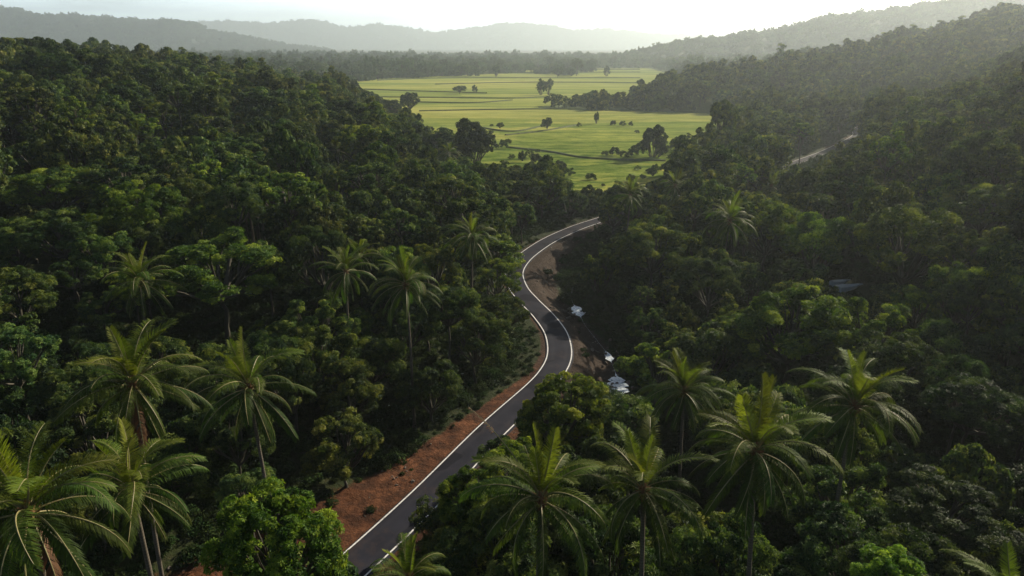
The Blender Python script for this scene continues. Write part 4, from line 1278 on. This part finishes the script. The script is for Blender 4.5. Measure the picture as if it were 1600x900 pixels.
for (surf, n, c, hw), stp, rr, lab in ((R3, 24, 15, 'trees covering the hazy right ridge'), (L3, 40, 26, 'trees covering the blue left ridge'), (FAR, 76, 42, 'trees along the farthest hills')):
    seg = np.hypot(*np.diff(c[:, :2], axis=0).T).sum()
    m = int(seg * hw * 1.15 / (stp * stp))
    ci = r.integers(0, n, m); vv = r.uniform(-.15, 1.0, m)
    P = surf(ci, vv)
    # spread along the crest between its sample points
    P[:, :2] += r.uniform(-.5, .5, (m, 1)) * (seg / n) * np.c_[np.gradient(c[:, 0]), np.gradient(c[:, 1])][ci] / (np.hypot(np.gradient(c[:, 0]), np.gradient(c[:, 1]))[ci][:, None] + 1e-6)
    R_ = rr * r.uniform(.6, 1.25, m)
    scatter('hill_forest', P + np.c_[np.zeros(m), np.zeros(m), R_ * .35], np.c_[R_, R_, R_ * r.uniform(.8, 1.2, m)], r.uniform(0, 6.28, m), r.integers(0, 4, m), farcol, lab)

# --- more low bushes where the field meets the forest
EDGE_N = 24
# --- undergrowth
def shrub_proto(seed, n, leaf):
    r_ = np.random.default_rng(seed); g = Geo()
    dd = rand_dirs(r_, n, -.1); lump = 1 + .3 * np.sin(dd[:, 0] * 5 + seed) * np.cos(dd[:, 1] * 4)
    pos = dd * (lump * r_.uniform(.55, 1.05, n))[:, None] * np.array([1, 1, .75])
    nrm = unit(dd + r_.normal(0, .5, (n, 3))); ld = unit(np.cross(nrm, r_.normal(0, 1, (n, 3))))
    L_ = leaf * r_.uniform(.6, 1.3, n)
    V, F = leaves(pos, ld, nrm, L_, L_ * .5); g.add(V, F, np.repeat(np.clip(r_.normal(.4, .2, n), 0, 1), 4))
    return g.mesh('shrub', [M['shaded_leaf']])
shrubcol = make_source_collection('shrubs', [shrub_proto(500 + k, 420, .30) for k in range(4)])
g_ = np.vstack([jitter_grid(-90, 110, 20, 150, 1.9, r), jitter_grid(-190, 210, 150, 300, 3.2, r)])
g_ = g_[np.abs(g_[:, 0]) < g_[:, 1] * .78 + 12]
d1, s1 = poly_dist(g_, road_c); d2, _ = poly_dist(g_, stream_c[:, :2])
yk = g_[:, 1]
wL = np.interp(yk, [40, 60, 75, 95, 108, 118, 130, 150], [15, 16, 14, 8.5, 6, 5, 4.2, 3.5])
wR = np.interp(yk, [40, 85, 100, 118, 135, 170, 200, 230, 260], [9, 6, 5, 10, 13, 13, 11, 8, 4])
ww = np.where(s1 < 0, wL, wR)
near_i = np.argmin(np.hypot(g_[:, None, 0] - stream_c[None, :, 0], g_[:, None, 1] - stream_c[None, :, 1]), axis=1)
keep = (d1 > ww * r.uniform(.85, 1.15, len(g_))) & (d1 > 3.9) & (d2 > np.where(stream_c[near_i, 2] > .7, stream_c[near_i, 2] + .5, 0.0))
keep &= np.hypot(g_[:, 0] - pc[0], (g_[:, 1] - pc[1] + 3) * .6) > 5.5
spar = (d1 > 4.2) & (d2 > 1.2) & (r.random(len(g_)) < .45) & (vnoise(g_[:, 0], g_[:, 1], 7, 31) + vnoise(g_[:, 0], g_[:, 1], 19, 32) > .55)
g_ = g_[keep | spar]
hh = height(g_[:, 0], g_[:, 1])
g3 = jitter_grid(60, 330, 300, 650, 4.0, r); dq3 = poly_dist(g3, road_c)[0]
g3 = g3[(dq3 > 5.5) & (dq3 < 50)]; g3 = g3[~in_poly(g3[:, 0], g3[:, 1], FIELD)]
g_ = np.vstack([g_, g3]); hh = np.r_[hh, height(g3[:, 0], g3[:, 1])]
# loose stones on the banks and in the stream bed
def rock(seed):
    r_ = np.random.default_rng(seed); n_a, n_b = 7, 10
    V_ = []
    for i_ in range(n_a):
        th = math.pi * (i_ + .01) / (n_a - 1 + .02)
        for j_ in range(n_b):
            ph = 2 * math.pi * j_ / n_b
            d_ = np.array([math.sin(th) * math.cos(ph), math.sin(th) * math.sin(ph), math.cos(th) * .65])
            V_.append(d_ * (1 + .22 * math.sin(3 * d_[0] + seed) + .18 * math.cos(4 * d_[1] + 2 * seed) + r_.normal(0, .04)))
    F_ = [(i_ * n_b + j_, i_ * n_b + (j_ + 1) % n_b, (i_ + 1) * n_b + (j_ + 1) % n_b, (i_ + 1) * n_b + j_) for i_ in range(n_a - 1) for j_ in range(n_b)]
    return mesh_np('stone', V_, np.array(F_), M['stone'])
rockcol = make_source_collection('stones', [rock(k) for k in range(3)])
q1 = np.c_[r.uniform(-45, 40, 9000), r.uniform(50, 250, 9000)]
dq, sq_ = poly_dist(q1, road_c); wq = np.where(sq_ < 0, np.interp(q1[:, 1], [40, 60, 75, 95, 108, 118, 130, 150], [15, 16, 14, 8.5, 6, 5, 4.2, 3.5]), np.interp(q1[:, 1], [40, 85, 100, 118, 135, 170, 200, 230, 260], [9, 6, 5, 10, 13, 13, 11, 8, 4]))
q1 = q1[(dq > 3.6) & (dq < wq * 1.05) & (vnoise(q1[:, 0], q1[:, 1], 17, 12) + r.normal(0, .3, len(q1)) > .1)]
sel = stream_c[stream_c[:, 2] > .7]
q2 = sel[r.integers(0, len(sel), 110), :2] + r.normal(0, 2.4, (110, 2))
s1 = .06 + .22 * r.random(len(q1)) ** 3; s2 = .15 + .5 * r.random(len(q2)) ** 2
qq = np.vstack([q1, q2]); ss_ = np.r_[s1, s2]
hq = height(qq[:, 0], qq[:, 1]); hq[len(q1):] += .75 * np.exp(-(poly_dist(q2, stream_c[:, :2])[0] / 3) ** 2)
scatter('rubble', np.c_[qq, hq + ss_ * .2], np.c_[ss_, ss_ * r.uniform(.7, 1.2, len(ss_)), ss_], r.uniform(0, 6.28, len(ss_)), r.integers(0, 3, len(ss_)), rockcol, 'loose stones on the earth banks and in the stream bed')
sz = r.uniform(.5, 1.5, len(g_)) * np.where(g_[:, 1] > 150, 1.9, 1.15)
d1k = poly_dist(g_, road_c)[0]
sz = np.where(d1k < 8, sz * .5, sz)
sz[-len(g3):] *= 1.5
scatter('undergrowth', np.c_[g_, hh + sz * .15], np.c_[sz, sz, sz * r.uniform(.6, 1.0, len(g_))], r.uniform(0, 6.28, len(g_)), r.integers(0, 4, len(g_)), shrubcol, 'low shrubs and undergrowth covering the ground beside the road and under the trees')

# bushes and rough growth along the near and right margins of the field
FB = [(960, 238, 9), (975, 242, 8), (990, 240, 9), (945, 240, 6), (1000, 236, 10), (905, 196, 4), (958, 193, 5), (972, 194, 6), (985, 195, 4), (768, 196, 3), (815, 248, 8), (826, 243, 8), (838, 250, 10), (800, 246, 6),
      (785, 225, 5), (840, 236, 4), (1055, 232, 12), (1075, 225, 14), (875, 262, 12), (888, 270, 10), (860, 270, 9), (995, 206, 4)]
for n_, (px, py, rp) in enumerate(FB):
    p = on_plane(px, py + rp * .6); d = project(p)[2]; R = rp / FPX * d
    random.seed(900 + n_)
    sh = n_ % 6
    o = bpy.data.objects.new('field_bush', None); C.objects.link(o); o.location = (p[0], p[1], 0)
    o['category'] = 'bush'; o['group'] = 'bushes scattered over the field'
    c = link('crown', MID[sh][0], o, (0, 0, R * MF[sh] * .75), rot=(0, 0, random.uniform(0, 6)), scale=(R, R, R * .95)); c.color = TONES[n_ % 3][1]
    o['label'] = ['small bush', 'low bush', 'rounded bush'][n_ % 3] + f' at the field margin'
fb_labels_first = ['bush left of the conical field tree, third from it', 'bush left of the conical field tree, second from it', 'bush touching the conical field tree on its left', 'smallest bush at the end of the row left of the conical tree',
    'larger bush at the foot of the conical field tree', 'tiny bush between the round and slim lone trees', 'first low bush right of the slim lone tree', 'larger low bush right of the slim lone tree', 'last low bush right of the slim lone tree',
    'tiny shrub beside the small low shrub tree', 'left bush of the clump in the near field', 'back bush of the clump in the near field', 'largest bush of the clump in the near field', 'small outlying bush left of the near field clump',
    'tiny bush right of the large field edge tree', 'tiny bush behind the near field clump', 'bush right of the conical field tree', 'large bush farthest right of the conical field tree', 'large bush at the near end of the field',
    'right bush at the near end of the field', 'left bush at the near end of the field', 'small bush behind the conical field tree']
for o, lb in zip([o for o in C.objects if o.name.startswith('field_bush')], fb_labels_first): o['label'] = lb
re_ = np.random.default_rng(77)
edge_line = [(655, 200), (700, 208), (768, 214), (790, 240), (800, 262), (850, 276), (905, 294), (960, 296), (1010, 282), (1045, 258), (1092, 208)]
edge_list = []
for n_ in range(EDGE_N):
    q_ = re_.uniform(0, len(edge_line) - 1.001); i_ = int(q_); f_ = q_ - i_
    px = edge_line[i_][0] * (1 - f_) + edge_line[i_ + 1][0] * f_ + re_.normal(0, 12); py = edge_line[i_][1] * (1 - f_) + edge_line[i_ + 1][1] * f_ - abs(re_.normal(0, 7))
    p = on_plane(px, py); R = re_.uniform(.9, 2.8); sh = int(re_.integers(0, 6))
    o = bpy.data.objects.new('edge_bush', None); C.objects.link(o); o.location = (p[0], p[1], 0)
    o['category'] = 'bush'; o['group'] = 'low bushes along the near edge of the field'; edge_list.append((px, o))
    c = link('crown', MID[sh][0], o, (0, 0, R * MF[sh] * .6), rot=(0, 0, re_.uniform(0, 6)), scale=(R * 1.2, R, R * .8)); c.color = TONES[int(re_.integers(0, 4))][1]
WORDS = 'first second third fourth fifth sixth seventh eighth ninth tenth eleventh twelfth thirteenth fourteenth fifteenth sixteenth seventeenth eighteenth nineteenth twentieth twenty-first twenty-second twenty-third twenty-fourth'.split()
for k_, (_, o) in enumerate(sorted(edge_list, key=lambda q_: q_[0])): o['label'] = WORDS[k_] + ' low bush from the left along the near edge of the field'

# ------------------------------------------------------------------ haze
m, nt, out = new_mat('morning_haze')
pv = N(nt, 'ShaderNodeVolumePrincipled')
pv.inputs['Color'].default_value = (0.82, 0.93, 1.0, 1)
pv.inputs['Density'].default_value = HAZE_DENSITY
pv.inputs['Anisotropy'].default_value = 0.55
nt.links.new(pv.outputs[0], out.inputs['Volume'])
x0, x1, y0, y1, z0, z1 = -14500, 14500, -1500, 15500, min(tv[:, 2].min(), V[:, 2].min()) - 3, 560
hv = [(x, y, z) for z in (z0, z1) for y in (y0, y1) for x in (x0, x1)]
hf = [(0, 2, 3, 1), (4, 5, 7, 6), (0, 1, 5, 4), (2, 6, 7, 3), (0, 4, 6, 2), (1, 3, 7, 5)]
haze = link('haze', mesh_np('haze', hv, np.array(hf), m)); haze['kind'] = 'stuff'; haze['label'] = 'pale sunlit morning haze over the valley'
print('trees', len(trees), 'individual', len(chosen), 'shrubs', len(g_), 'max terrain', tv[:, 2].max(), tv[:, 2].min())
